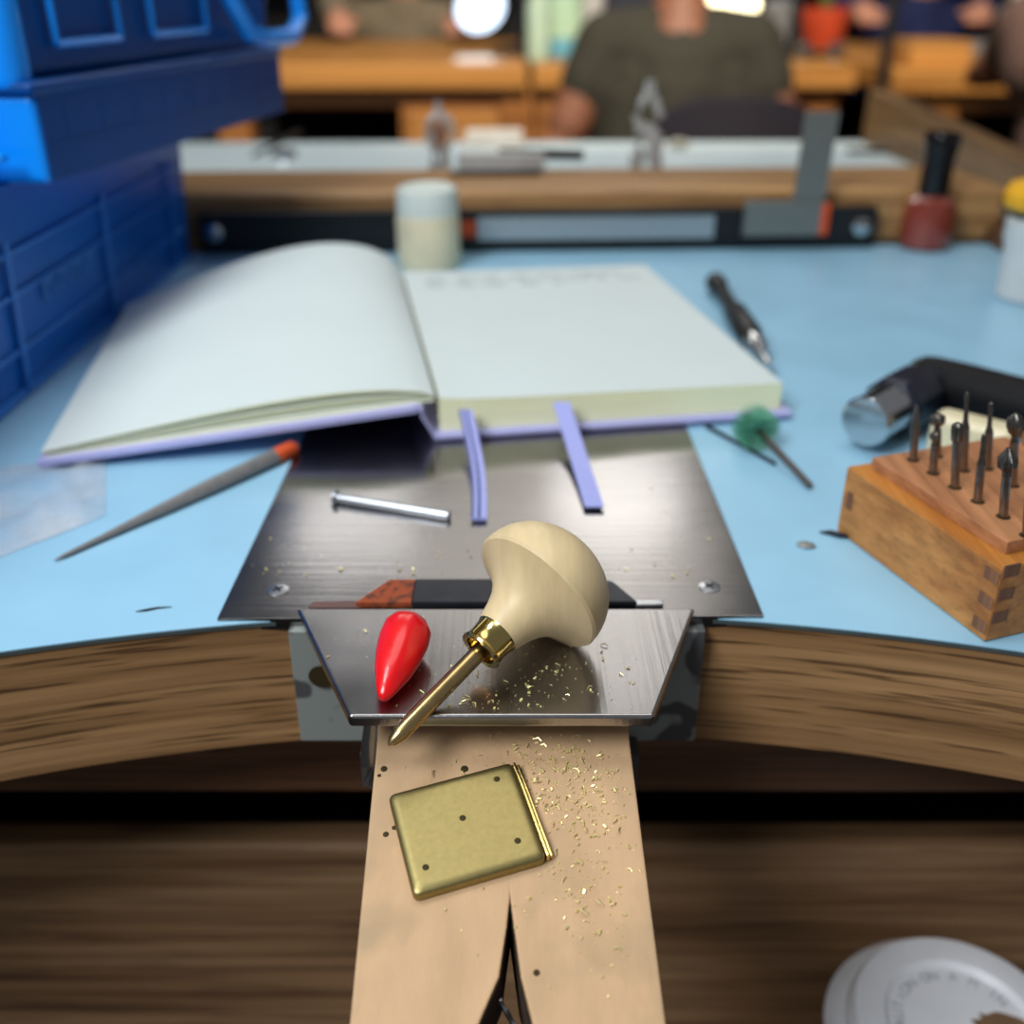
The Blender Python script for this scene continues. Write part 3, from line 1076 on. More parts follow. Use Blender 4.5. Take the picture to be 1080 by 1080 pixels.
def bur(bu, bv, tu, tv, kind, label):
    b = P(bu, bv, upz)
    d = math.hypot(*(b.xy))
    t = Q(tu, tv, b.y)
    t.y = b.y
    ln = (t - b).length
    M = T(b) @ frame(t - b)
    r = 0.00118
    root = thing('bur', label, 'bur', tuple(b), 'steel burs standing in the wooden block')
    H_ = {'cone': [(r * 1.25, .45), (r * 1.15, .62), (r * .6, .92), (r * .25, 1.0)],
          'round': [(r * .75, .70), (r * .7, .76), (r * 1.15, .82), (r * 1.35, .88), (r * 1.15, .95), (r * .3, 1.0)],
          'ball': [(r * .8, .62), (r * .7, .70), (r * 1.5, .76), (r * 2.0, .85), (r * 1.6, .94), (r * .4, 1.0)],
          'cup': [(r * 1.0, .72), (r * 1.35, .76), (r * 1.45, .90), (r * 1.25, .97), (r * .6, 1.0)],
          'needle': [(r * 1.0, .55), (r * .62, .64), (r * .5, .84), (r * .62, .90), (r * .45, .98), (r * .1, 1.0)],
          'invert': [(r * 1.0, .60), (r * 1.0, .68), (r * 2.1, .74), (r * 2.2, .84), (r * 1.1, .93), (r * .4, 1.0)]}[kind]
    sh0 = H_[0][1]
    MB().lathe([(r * 1.05, -0.001), (r * 1.05, ln * sh0 * .92), (r * 1.0, ln * sh0)], M, 18).build('shank', BURSTEEL, root)
    fl = (lambda a: 1 + 0.10 * math.cos(8 * a)) if kind != 'cone' else (lambda a: 1)
    MB().lathe([(a, ln * q) for a, q in [(r, sh0)] + H_], M, 32, squash=fl).build('cutting_tip', BURTIP if kind != 'cone' else BURSTEEL, root)
    MB().lathe([(r * 1.7, 0.00004), (r * 1.06, 0.00012)], T(b), 20).build('hole_rim', PIT, root)


bur(963, 485, 967, 427, 'cone', 'smooth bur with a plain tapering cone point, at the outer corner of the block')
bur(984, 499, 987, 455, 'round', 'shortest bur with a small rounded tip, second along the front row')
bur(988, 481, 989, 436, 'ball', 'short bur with a round ball head, behind the shortest one')
bur(1007, 514, 1010, 446, 'cup', 'bur with a blunt cylindrical cup head, third along the front row')
bur(1016, 496, 1020, 413, 'needle', 'tallest bur with a thin needle tip, behind the blunt cup one')
bur(1031, 529, 1038, 457, 'needle', 'bur with a narrow pointed tip, fourth along the front row')
bur(1041, 494, 1045, 424, 'needle', 'tall thin-tipped bur behind the fourth bur of the front row')
bur(1058, 545, 1064, 472, 'invert', 'bur with a wide inverted-cone head nearest the block corner')
bur(1068, 512, 1071, 436, 'ball', 'bur with a beaded head behind the wide inverted-cone one')
bur(1083, 565, 1088, 490, 'round', 'round-tipped bur at the far end of the front row')

# ivory bar and little wooden piece behind the burs
iv0, iv1 = P(978, 462, 0.0085), P(1064, 484, 0.0085)
IM = T(iv0.x, iv0.y, 0.0) @ RZ(math.atan2(iv1.y - iv0.y, iv1.x - iv0.x))
il = (iv1 - iv0).length
tag(MB().box((il, 0.013, 0.019), IM @ T(il / 2, 0.004, 0), 0.0035, 4).build('ivory_bar', IVORY), 'rounded cream bar standing between the hammer and the bur block', 'bar')
tag(MB().box((0.030, 0.014, 0.021), IM @ T(il + 0.018, 0.0035, 0), 0.0012, 2).build('wooden_offcut', BLOCK_RIM), 'small orange-brown wooden offcut at the end of the cream bar', 'offcut')

# ================================================================= HAMMER
h0 = P(912, 478, 0.0) + Vector((0, 0, 0.0128))
h1 = P(1012, 418, 0.0) + Vector((0, 0, 0.0128))
hv = (h1 - h0).normalized()
h0 = Q(910, 456, h0.y)
h0.z = 0.0128
HM = T(h0) @ frame(hv, Vector((0, 0, 1)).cross(hv))
ham = thing('hammer', 'hammer with a polished steel face and dark head lying behind the bur block', 'hammer', (h0.x, h0.y, 0))
hr = 0.0098
MB().lathe([(0.0001, 0), (hr - 0.0008, 0), (hr, 0.0008), (hr, 0.0190), (hr * .9, 0.0205)], HM, 40).build('striking_face', CHROME, ham)
hb = MB()
hb.lathe([(0.0080, 0.0185), (0.0112, 0.0200), (0.0124, 0.0225), (0.0124, 0.040), (0.0108, 0.045), (0.0080, 0.048)], HM @ RZ(R(22.5)), 8)
hb.lathe([(0.0080, 0.044), (0.0078, 0.062), (0.0062, 0.068)], HM, 24)
hb.build('body', HAMMER_DARK, ham, sharp=20)
MB().box((0.0076, 0.0008, 0.018), HM @ T(0, -0.0112, 0.022), 0.0003).build('worn_stripe', COPPER, ham)
hc = h0 + hv * 0.050
g0, g1 = P(968, 397, 0.0125), P(1150, 449, 0.0125)
gv = (g1 - g0).normalized()
GM = T(g0) @ frame(gv)
MB().lathe([(0.0060, 0), (0.0092, 0.0015), (0.0100, 0.006), (0.0106, 0.02), (0.0112, 0.07), (0.0112, 0.12), (0.0100, 0.125)], GM, 32).build('grip', GRIP, ham)
MB().lathe([(0.0030, -0.0030), (0.0072, -0.0022), (0.0090, 0.0012)], GM, 32).build('end_cap', mat('green_black_cap', (40, 58, 54), 0.4), ham)

# ================================================================= BACK OF THE BENCH
# black magnetic strip with tools on it
mx0, mx1 = -0.2055, 0.245
MS = T(0, 0.700, 0) @ RZ(ang)
strip = thing('magnetic_strip', 'long black magnetic tool strip along the wooden rear rail', 'tool strip', (0, 0.70, 0))
MB().box((mx1 - mx0, 0.010, 0.0268), MS @ T((mx0 + mx1) / 2, -0.0055, 0.0003), 0.0012).build('bar', BLACK, strip)
MB().box((mx1 - mx0 - 0.004, 0.0016, 0.0050), MS @ T((mx0 + mx1) / 2, -0.0108, 0.0016), 0.0004).build('lower_bar', BLACK_GLOSS, strip)
for x in (-0.196, 0.2345):
    MB().lathe([(0.0060, 0), (0.0058, 0.0012), (0.0030, 0.0024), (0.0001, 0.0026)], MS @ T(x, -0.0106, 0.0145) @ RX(R(90)), 24).build('screw', CHROME, strip)
rnd = random.Random(11)
for x, z in ((-0.152, .013), (-0.139, .019), (-0.126, .016), (-0.118, .018), (-0.105, .012), (-0.076, .020), (-0.148, .008)):
    r_ = rnd.uniform(.0014, .0026)
    MB().lathe([(r_, 0), (r_ * .9, .0008), (.0001, .001)], MS @ T(x, -0.0106, z) @ RX(R(90)), 12).build('stud', DARKMETAL, strip)
# steel rule
ru = thing('steel_ruler', 'steel ruler with an orange end held on the black magnetic strip', 'ruler', tuple(MS @ Vector((0.04, -0.012, 0.008))))
u0, u1 = Q(503, 240, 0.69).x, Q(754, 240, 0.69).x
MB().box((u1 - u0, 0.0008, 0.0150), MS @ T((u0 + u1) / 2, -0.0114, 0.0080), 0.0002).build('blade', RULER, ru)
MB().box((0.0130, 0.0010, 0.0105), MS @ T(u0 - 0.0075, -0.0115, 0.0100), 0.0003).build('end_patch', ORANGE, ru)
tk = MB()
for i in range(60):
    x = u0 + 0.006 + i * (u1 - u0 - 0.012) / 60
    hgt = 0.0045 if i % 5 == 0 else 0.0028
    tk.box((0.0003, 0.0002, hgt), MS @ T(x, -0.01185, 0.0230 - hgt))
tk.build('tick_marking', mat('tick_grey', (120, 126, 130), 0.6), ru)
# try square
sqr = thing('try_square', 'grey steel try square standing upright against the rear rail', 'square', tuple(MS @ Vector((0.19, -0.014, 0.01))))
q0, q1 = Q(785, 225, 0.69), Q(868, 225, 0.69)
MB().box((q1.x - q0.x, 0.0060, 0.0225), MS @ T((q0.x + q1.x) / 2, -0.0140, 0.0100), 0.0008).build('stock', TIN, sqr)
sb0 = Q(838, 208, 0.692)
sb1 = Q(875, 118, 0.692)
bl_ = MB()
lz, hz = 0.0250, sb1.z
wq = 0.0206
bl_.raw([MS @ Vector(p_) for p_ in ((q1.x - 0.0205, -0.0146, lz), (q1.x + 0.0005, -0.0146, lz), (q1.x + 0.0030, -0.0146, hz), (q1.x - 0.0190, -0.0146, hz),
                                    (q1.x - 0.0205, -0.0130, lz), (q1.x + 0.0005, -0.0130, lz), (q1.x + 0.0030, -0.0130, hz), (q1.x - 0.0190, -0.0130, hz))],
        [(0, 1, 2, 3), (7, 6, 5, 4), (0, 4, 5, 1), (1, 5, 6, 2), (2, 6, 7, 3), (3, 7, 4, 0)])
bl_.build('blade', TIN, sqr)
MB().box((0.0060, 0.0064, 0.0200), MS @ T(q1.x + 0.0018, -0.0140, 0.0105), 0.0006).build('orange_end', ORANGE, sqr)

# little lidded pot in front of the strip
cp = P(452, 284)
cr = 0.0197
pot = thing('wax_pot', 'squat frosted pot of cream wax with a whitish top behind the notebook', 'pot', (cp.x, cp.y + 0.012, 0))
PM = T(cp.x, cp.y + 0.008, 0) @ Matrix.Diagonal((1, 1, 0.92, 1))
MB().lathe([(cr * .93, 0.0), (cr * .98, 0.002), (cr, 0.006), (cr, 0.033), (cr * .98, 0.0355)], PM, 40).build('body', CREAM, pot)
MB().lathe([(cr * .96, 0.0352), (cr * .97, 0.0480), (cr * .92, 0.0525), (cr * .78, 0.0540), (cr * .74, 0.0525), (0.0001, 0.0520)], PM, 40).build('lid', FROST, pot)

# nail lacquer bottle
np_ = P(976, 262)
LM = T(np_.x, np_.y + 0.004, 0)
nail = thing('lacquer_bottle', 'small bottle of coral lacquer with a tall black cap by the rear rail', 'bottle', (np_.x, np_.y, 0))
MB().lathe([(0.0130, 0.0), (0.0160, 0.0015), (0.0172, 0.008), (0.0172, 0.024), (0.0155, 0.031), (0.0095, 0.0345), (0.0082, 0.036)], LM, 40).build('body', POLISH, nail)
MB().lathe([(0.0160, 0.0), (0.0166, 0.0010), (0.0150, 0.0030)], LM, 40).build('glass_base', mat('dark_glass_base', (52, 44, 42), 0.15, coat=0.5), nail)
MB().lathe([(0.0098, 0.0352), (0.0102, 0.037), (0.0100, 0.056), (0.0112, 0.066), (0.0118, 0.072), (0.0112, 0.0735), (0.0001, 0.0735)], LM, 40).build('cap', BLACK_GLOSS, nail)

# white bottle with a yellow cap at the right side
wp_ = P(1083, 318)
WMx = T(wp_.x + 0.001, wp_.y + 0.006, 0)
wb = thing('squeeze_bottle', 'white plastic bottle with a yellow cap beside the side rail', 'bottle', (wp_.x, wp_.y, 0))
MB().lathe([(0.0140, 0), (0.0158, 0.002), (0.0165, 0.03), (0.0180, 0.0345), (0.0180, 0.044), (0.0150, 0.047)], WMx, 40).build('body', WHITE_PLASTIC, wb)
MB().lathe([(0.0176, 0.0462), (0.0180, 0.0490), (0.0160, 0.0498)], WMx, 40).build('seal', BLACK, wb)
MB().lathe([(0.0190, 0.0495), (0.0215, 0.052), (0.0222, 0.058), (0.0195, 0.0630), (0.0120, 0.0655), (0.0001, 0.066)], WMx, 40).build('cap', YELLOW, wb)

# ================================================================= BLUE BOXES
cx = -0.2118
ynear, yfar = 0.19, 0.674
lowz = 0.086
cr_ = thing('storage_crate', 'dark blue plastic crate standing on the bench under another blue box', 'crate', (cx - 0.15, 0.45, 0))
MB().raw([(cx, ynear, 0.0004), (cx, yfar, 0.0004), (cx - 0.235, yfar, 0.0004), (cx - 0.235, ynear, 0.0004), (cx + 0.004, ynear - .004, lowz), (cx + 0.004, yfar + .004, lowz), (cx - 0.239, yfar + .004, lowz), (cx - 0.239, ynear - .004, lowz)],
         [(3, 2, 1, 0), (4, 5, 6, 7), (0, 1, 5, 4), (1, 2, 6, 5), (2, 3, 7, 6), (3, 0, 4, 7)]).build('body', BLUE_CRATE, cr_)
ribs = MB()
for y in (0.29, 0.355, 0.42, 0.53, 0.64):
    ribs.box((0.0022, 0.0030, 0.064), T(cx + 0.0016, y, 0.002) @ RY(R(3.3)), 0.0005)
for z in (0.020, 0.043, 0.060):
    ribs.box((0.0018, yfar - ynear - .02, 0.0016), T(cx + 0.0008 + z * 0.058, (ynear + yfar) / 2, z), 0.0004)
ribs.box((0.0044, yfar - ynear, 0.004), T(cx - 0.0002, (ynear + yfar) / 2, 0.0004), 0.0006)
ribs.build('ribs', mat('blue_rib', (40, 120, 206), 0.4), cr_)
em = MB()
for i in range(7):
    em.box((0.0012, 0.0022, 0.0085 + 0.001 * (i % 2)), T(cx + 0.0030, 0.452 + i * 0.0085, 0.0335) @ RY(R(3.3)), 0.0003)
    if i % 2 == 0:
        em.box((0.0012, 0.0060, 0.0018), T(cx + 0.0033, 0.4545 + i * 0.0085, 0.0405) @ RY(R(3.3)), 0.0003)
em.build('embossed_mark', mat('blue_mark', (48, 124, 204), 0.4), cr_)

n_, f_ = P(52, 195, lowz + 0.001), P(300, 118, lowz + 0.001)
dv = (f_ - n_)
ul = dv.length
dv.normalize()
lv = Vector((-dv.y, dv.x, 0))
UM = Matrix.Translation(n_) @ Matrix((dv, lv, Vector((0, 0, 1)))).transposed().to_4x4()   # x: along the shade-coloured side away from us, y: to the left
uw = 0.25
ub = thing('organizer_case', 'blue plastic organizer case with a handle loop, on top of the dark blue crate', 'case', tuple(n_))
tray = MB()
tray.box((ul, uw, 0.034), UM @ T(ul / 2, uw / 2, 0), 0.003, 3)
tray.build('tray', [BLUE], ub)
side = MB()
zt = 0.034
for k in range(9):
    side.box((0.0016, 0.0016, 0.016), UM @ T(0.02 + k * ul / 9.2, -0.0002, 0.014), 0.0004)
side.box((ul * 0.96, 0.0016, 0.0016), UM @ T(ul / 2, -0.0004, 0.0135), 0.0004)
side.box((ul * 0.985, 0.0012, 0.0325), UM @ T(ul / 2, -0.0001, 0.0008), 0.0003)
side.build('side_wall', BLUE_SHADED, ub)  # thin sheet and ribs that paint the tray's side in shade
rim = MB()
rim.box((ul + 0.004, uw + 0.004, 0.006), UM @ T(ul / 2, uw / 2, zt - 0.001), 0.0026, 3)
rim.build('rim', BLUE_SHADED, ub)
lid_ = MB()
lid_.box((ul - 0.006, uw - 0.004, 0.060), UM @ T(ul / 2 + 0.001, uw / 2 + 0.002, zt + 0.004), 0.006, 3)
lid_.build('lid', BLUE_SHADED, ub)
# pale recess frames on the shade-coloured side of the lid
for xa, xb in ((0.026, 0.078), (0.11, 0.17)):
    rc = MB()
    for (a, b_) in (((xa, 0.051), (xb, 0.051)), ((xa, 0.088), (xb, 0.088)), ((xa, 0.051), (xa, 0.088)), ((xb, 0.051), (xb, 0.088))):
        rc.tube([UM @ Vector((a[0], 0.001, a[1])), UM @ Vector((b_[0], 0.001, b_[1]))], 0.0016, 8)
    rc.build('recess_frame', BLUE, ub)
fr = MB()
fr.box((0.012, 0.215, 0.030), UM @ T(-0.0035, uw / 2 + 0.012, 0.002), 0.004, 3)
fr.box((0.006, 0.010, 0.022), UM @ T(-0.0105, 0.030, 0.006), 0.002, 2)
fr.box((0.005, 0.016, 0.003), UM @ T(-0.0100, 0.018, 0.010), 0.001, 2)
fr.box((0.010, 0.215, 0.056), UM @ T(-0.001, uw / 2 + 0.014, 0.040), 0.005, 3)
fr.lathe([(0.006, -0.004), (0.008, 0), (0.008, 0.03), (0.006, 0.034)], UM @ T(0.004, 0.010, 0.040), 24)
fr.build('front_panel', BLUE, ub)
hn = MB()
hn.tube([UM @ Vector(p_) for p_ in ((-0.006, 0.06, 0.084), (-0.010, 0.05, 0.070), (-0.012, 0.035, 0.064), (-0.010, 0.020, 0.068), (-0.006, 0.012, 0.084))], 0.004, 12)
hn.build('front_latch', BLUE, ub)
hl = MB()
ha = ul * 0.80
hl.tube([UM @ Vector(p_) for p_ in ((ha - 0.030, -0.004, 0.090), (ha - 0.026, -0.006, 0.066), (ha - 0.012, -0.009, 0.048), (ha + 0.010, -0.011, 0.044), (ha + 0.048, -0.012, 0.044), (ha + 0.070, -0.010, 0.054), (ha + 0.074, -0.006, 0.088))], 0.0050, 12)
hl.build('handle_loop', BLUE, ub)

# ================================================================= OPPOSITE BENCH (back to back with this one)
opp = thing('opposite_bench', 'second oak workbench with a pale top, back to back behind the rear rail', 'workbench', (0, 1.0, -0.95))
MB().box((0.92, 0.42, 0.044), T(-0.03, 1.010, -0.045) @ RZ(ang * 0.3), 0.001).build('worktop', OAK_RAIL, opp)
MB().box((0.92, 0.42, 0.0012), T(-0.03, 1.010, -0.0010) @ RZ(ang * 0.3)).build('laminate', LAMINATE_FAR, opp)
MB().prism([(0.0, 0.0), (0.42, 0.0), (0.42, 0.036), (0.0, 0.056)], -0.012, 0.012, T(0.405, 1.215, 0.0) @ RZ(R(-90)) @ RX(R(90)), 0.002).build('side_board', OAK_RAIL_Y, opp)
for x in (-0.46, 0.38):
    MB().box((0.06, 0.30, 0.90), T(x, 1.0, -0.95), 0.003).build('leg', OAK_RAIL, opp)
MB().box((0.84, 0.02, 0.30), T(-0.03, 0.83, -0.345)).build('back_panel', OAK_DARK, opp)

# things standing along the rails
railz = 0.0378


def pliers(u, vtop, vbot, Y, name, label, mt, handle_mat, wpx):
    b = Q(u, vbot, Y)
    t = Q(u, vtop, Y)
    h = t.z
    z0 = 0.0005
    w_ = wpx / F * Q(u, vbot, Y).length
    root = thing(name, label, 'pliers', (b.x, Y, z0))
    for s in (-1, 1):
        MB().tube([(b.x + s * w_ * .40, Y, z0), (b.x + s * w_ * .38, Y, h * .30), (b.x + s * w_ * .24, Y, h * .46), (b.x + s * w_ * .24, Y, h * .62)], [w_ * .12, w_ * .15, w_ * .24, w_ * .22], 12).build('leg', handle_mat, root)
        MB().tube([(b.x + s * w_ * .22, Y, h * .64), (b.x + s * w_ * .36, Y, h * .74), (b.x + s * w_ * .22, Y, h * .83), (b.x + s * w_ * .09, Y, h * .90), (b.x + s * w_ * .06, Y, h)], [w_ * .12, w_ * .13, w_ * .13, w_ * .10, w_ * .05], 12).build('jaw', mt, root)
    MB().lathe([(w_ * .3, -.003), (w_ * .3, .003)], T(b.x, Y, h * .62) @ RX(R(90)), 24).build('pivot', mt, root)
    return root


pliers(681, 84, 172, 0.812, 'cutting_pliers', 'grey cutting pliers standing upright between the two benches', PALE_STEEL, PALE_STEEL, 33)
dp = pliers(464, 106, 186, 0.806, 'spring_dividers', 'narrow steel dividers with a round bow standing behind the wax pot', PALE_STEEL, PALE_STEEL, 22)
dp['category'] = 'dividers'
db = Q(464, 140, 0.806)
MB().tube([(db.x + 0.0105 * math.cos(a), 0.806, db.z + 0.0005 + 0.0125 * math.sin(a)) for a in [i * math.pi / 12 for i in range(25)]], 0.0018, 8).build('bow', PALE_STEEL, dp)
MB().cyl((db.x, 0.806, db.z - 0.010), (db.x, 0.806, db.z + 0.006), 0.0045, seg=16).build('brass_nut', COPPER, dp)

# flat steel vice-like clamp lying on the rail
fc0 = P(528, 172, railz)
fl = thing('hand_vice', 'polished flat steel hand vice lying on top of the rear rail', 'hand vice', tuple(fc0))
FM = T(fc0.x, 0.768, railz) @ RZ(0.06)
MB().prism([(-0.030, -0.006), (0.012, -0.0075), (0.032, -0.004), (0.032, 0.004), (0.010, 0.009), (-0.030, 0.007)], 0.0002, 0.0140, FM, 0.0012).build('jaw', PALE_STEEL, fl)
MB().prism([(-0.036, -0.009), (0.024, -0.010), (0.030, -0.007), (0.024, -0.004), (-0.034, -0.004)], 0.0, 0.0035, FM, 0.0008).build('lower_jaw', DARKMETAL, fl)
MB().cyl(FM @ Vector((0.0, 0.014, 0.012)), FM @ Vector((0.062, 0.016, 0.010)), 0.0038, seg=14).build('handle', DARKMETAL, fl)

# little things on the far bench top
q = P(272, 163)
tag(MB().cyl((q.x, q.y - 0.02, 0.0022), (q.x + 0.014, q.y + 0.16, 0.0022), 0.0022, 0.0036, 14, bev=0.0006).build('black_pen', BLACK), 'thin black pen lying on the pale far bench top beside the blue case', 'pen')
q = P(300, 166)
tag(MB().lathe([(.012, 0), (.0135, .001), (.0125, .006), (.004, .008), (.0001, .008)], T(q.x, q.y, 0), 24).build('dish', CHROME), 'tiny shiny dish on the pale far bench top near the black pen', 'dish')
q = P(522, 146)
tag(MB().box((0.062, 0.035, 0.016), T(q.x, 1.19, 0.0004), 0.002).build('white_box', mat('white_card', (226, 214, 200), 0.6)), 'low white box on the far edge of the opposite bench', 'box')
q = P(703, 146)
tag(MB().ball((q.x, 1.16, 0.006), 0.0075, 16, (1.5, 1, .8)).build('polishing_stone', mat('pale_stone', (168, 164, 148), 0.6)), 'small pale stone on the opposite bench by the cutting pliers', 'stone')
q = P(935, 162)
tag(MB().prism([(-.042, -.004), (.02, -.006), (.042, 0), (.02, .006), (-.042, .004)], 0.0003, 0.005, T(q.x, q.y, 0.0), 0.0015).build('dark_file', DARKMETAL), 'dark flat file lying at the corner of the opposite bench', 'file')

# ================================================================= PLASTIC CUP IN THE DRAWER
lc = Q(1018, 1098, 0.2350)
lr = 0.0


def cup():
    t = 0.370
    r_ = ray(1016, 1080)
    c_ = Vector((0, 0, EYE)) + r_ * (t / 1.0)
    z1 = c_.z
    root = thing('coffee_cup', 'takeaway cup with an embossed white lid and brown stain, low beside the drawer front', 'cup', (c_.x, c_.y, z1 - 0.12))
    M = T(c_.x, c_.y, z1)
    R1 = 0.0380
    MB().lathe([(R1 * .70, -0.118), (R1 * .72, -0.116), (R1 * 1.06, -0.012)], M, 48).build('body', CUP, root)
    ld = MB()
    ld.lathe([(R1 * 1.10, -0.0150), (R1 * 1.22, -0.0145), (R1 * 1.24, -0.0120), (R1 * 1.16, -0.0095), (R1 * 1.06, -0.0080), (R1 * 1.02, -0.0020), (R1 * .985, 0.0004), (R1 * .95, 0.0008), (R1 * .72, 0.0002), (R1 * .69, -0.0012), (R1 * .665, -0.0022), (0.0001, -0.0022)], M, 72)
    lo = ld.build('lid', LID, root)
    tx = MB()
    arc_text(tx, 'CAUTION', c_.x, c_.y, R1 * .53, z1 - 0.0022, R(186), R(10.5), 0.0056)
    arc_text(tx, 'ON A M IN', c_.x, c_.y, R1 * .53, z1 - 0.0022, R(106), R(9.5), 0.0050)
    tx.build('embossed_letters', mat('letter_relief_shade', (168, 170, 176), 0.4), lo)  # greyer than the lid, painting shade onto the raised letters
    st = MB()
    pts = []
    for k in range(30):
        a = 2 * math.pi * k / 30
        rr_ = 0.0086 * (1 + 0.12 * math.cos(2 * a) + 0.05 * math.sin(5 * a))
        if 11 <= k <= 13:
            rr_ *= (1.25, 0.9, 1.2)[k - 11]
        pts.append((rr_ * math.cos(a), rr_ * 0.92 * math.sin(a)))
    st.prism(pts, -0.0021, -0.00185, T(c_.x + 0.0150, c_.y - 0.0010, z1))
    st.build('coffee_stain', COFFEE, lo)
    return c_, z1


cc, cz = cup()
# the shelf the cup stands on
tag(MB().box((0.26, 0.16, 0.012), T(0.20, 0.205, cz - 0.118 - 0.0125), 0.002).build('pull_out_tray', OAK_DARK), 'dark wooden pull-out tray below the bench, under the takeaway cup', 'tray')

# ================================================================= FAR SIDE OF THE ROOM
def far_bench(x0, x1, yf, yb, label, drawers, legs, mt=ORANGE_WOOD, z=0.0):
    root = thing('wooden_bench', label, 'workbench', ((x0 + x1) / 2, yf, -0.95), 'orange wooden benches across the room')
    MB().box((x1 - x0, yb - yf, 0.05), T((x0 + x1) / 2, (yf + yb) / 2, z - 0.05), 0.004).build('worktop', ORANGE_WOOD, root)
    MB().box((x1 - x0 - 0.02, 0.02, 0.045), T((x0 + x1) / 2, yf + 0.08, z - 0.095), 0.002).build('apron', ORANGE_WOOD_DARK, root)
    for (a, b_) in drawers:
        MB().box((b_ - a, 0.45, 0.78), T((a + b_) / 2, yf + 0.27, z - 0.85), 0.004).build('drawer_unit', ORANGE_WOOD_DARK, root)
        for k in range(3):
            d = MB().box((b_ - a - 0.04, 0.02, 0.20), T((a + b_) / 2, yf + 0.036, z - 0.30 - k * 0.24), 0.006).build('drawer', ORANGE_WOOD, root)
            MB().box((0.12, 0.02, 0.02), T((a + b_) / 2, yf + 0.02, z - 0.24 - k * 0.24), 0.004).build('handle', ORANGE_WOOD_DARK, d)
    for a in legs:
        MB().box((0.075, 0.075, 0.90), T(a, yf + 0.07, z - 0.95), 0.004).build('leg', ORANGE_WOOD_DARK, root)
    MB().box((x1 - x0 - 0.06, 0.02, 0.70), T((x0 + x1) / 2, yf + 0.55, z - 0.80)).build('back_panel', DARKGAP, root)  # near-black panel, painted shade for the opening under the worktop
    return root


FY = 2.46


def fx(u, Y=FY, v=70):
    return Q(u, v, Y).x


far_bench(fx(215), fx(556), FY, FY + 1.15, 'orange wooden bench across the room behind the blue case, lamp and bottle at its end', [(fx(418), fx(535))], [fx(546), fx(235)])
far_bench(fx(562), fx(905), FY, FY + 1.15, 'orange wooden bench that the person in the olive shirt sits at', [(fx(826), fx(895))], [fx(584)])
far_bench(fx(925), fx(1250), FY - 0.12, FY + 1.0, 'orange wooden bench across the room beyond the lacquer bottle', [], [fx(985), fx(1250) - 0.05])


# ---- people
def body(name, label, joints, balls, skin, voxel=0.008, loc=(0, 0, 0)):
    """One continuous skin: tapered limbs and rounded masses merged by a remesh."""
    mb = MB()
    for pts, rad in joints:
        sp = []
        sr = []
        for i in range(len(pts) - 1):
            a, b_ = Vector(pts[i]), Vector(pts[i + 1])
            for k in range(4):
                t = k / 4
                sp.append(a.lerp(b_, t))
                sr.append(rad[i] + (rad[i + 1] - rad[i]) * t)
        sp.append(Vector(pts[-1]))
        sr.append(rad[-1])
        mb.tube(sp, sr, 14)
        for p_, r_ in zip(pts, rad):
            mb.ball(p_, r_ * 0.99, 12)
    for c_, r_, s_ in balls:
        mb.ball(c_, r_, 20, s_)
    return mb


def finish_body(mb, name, mats, parent, voxel):
    o = mb.build(name, mats, parent, sharp=180)
    m = o.modifiers.new('merge', 'REMESH')
    m.mode = 'VOXEL'
    m.voxel_size = voxel
    m.use_smooth_shade = True
    s = o.modifiers.new('soft', 'SMOOTH')
    s.iterations = 4
    s.factor = 0.5
    return o


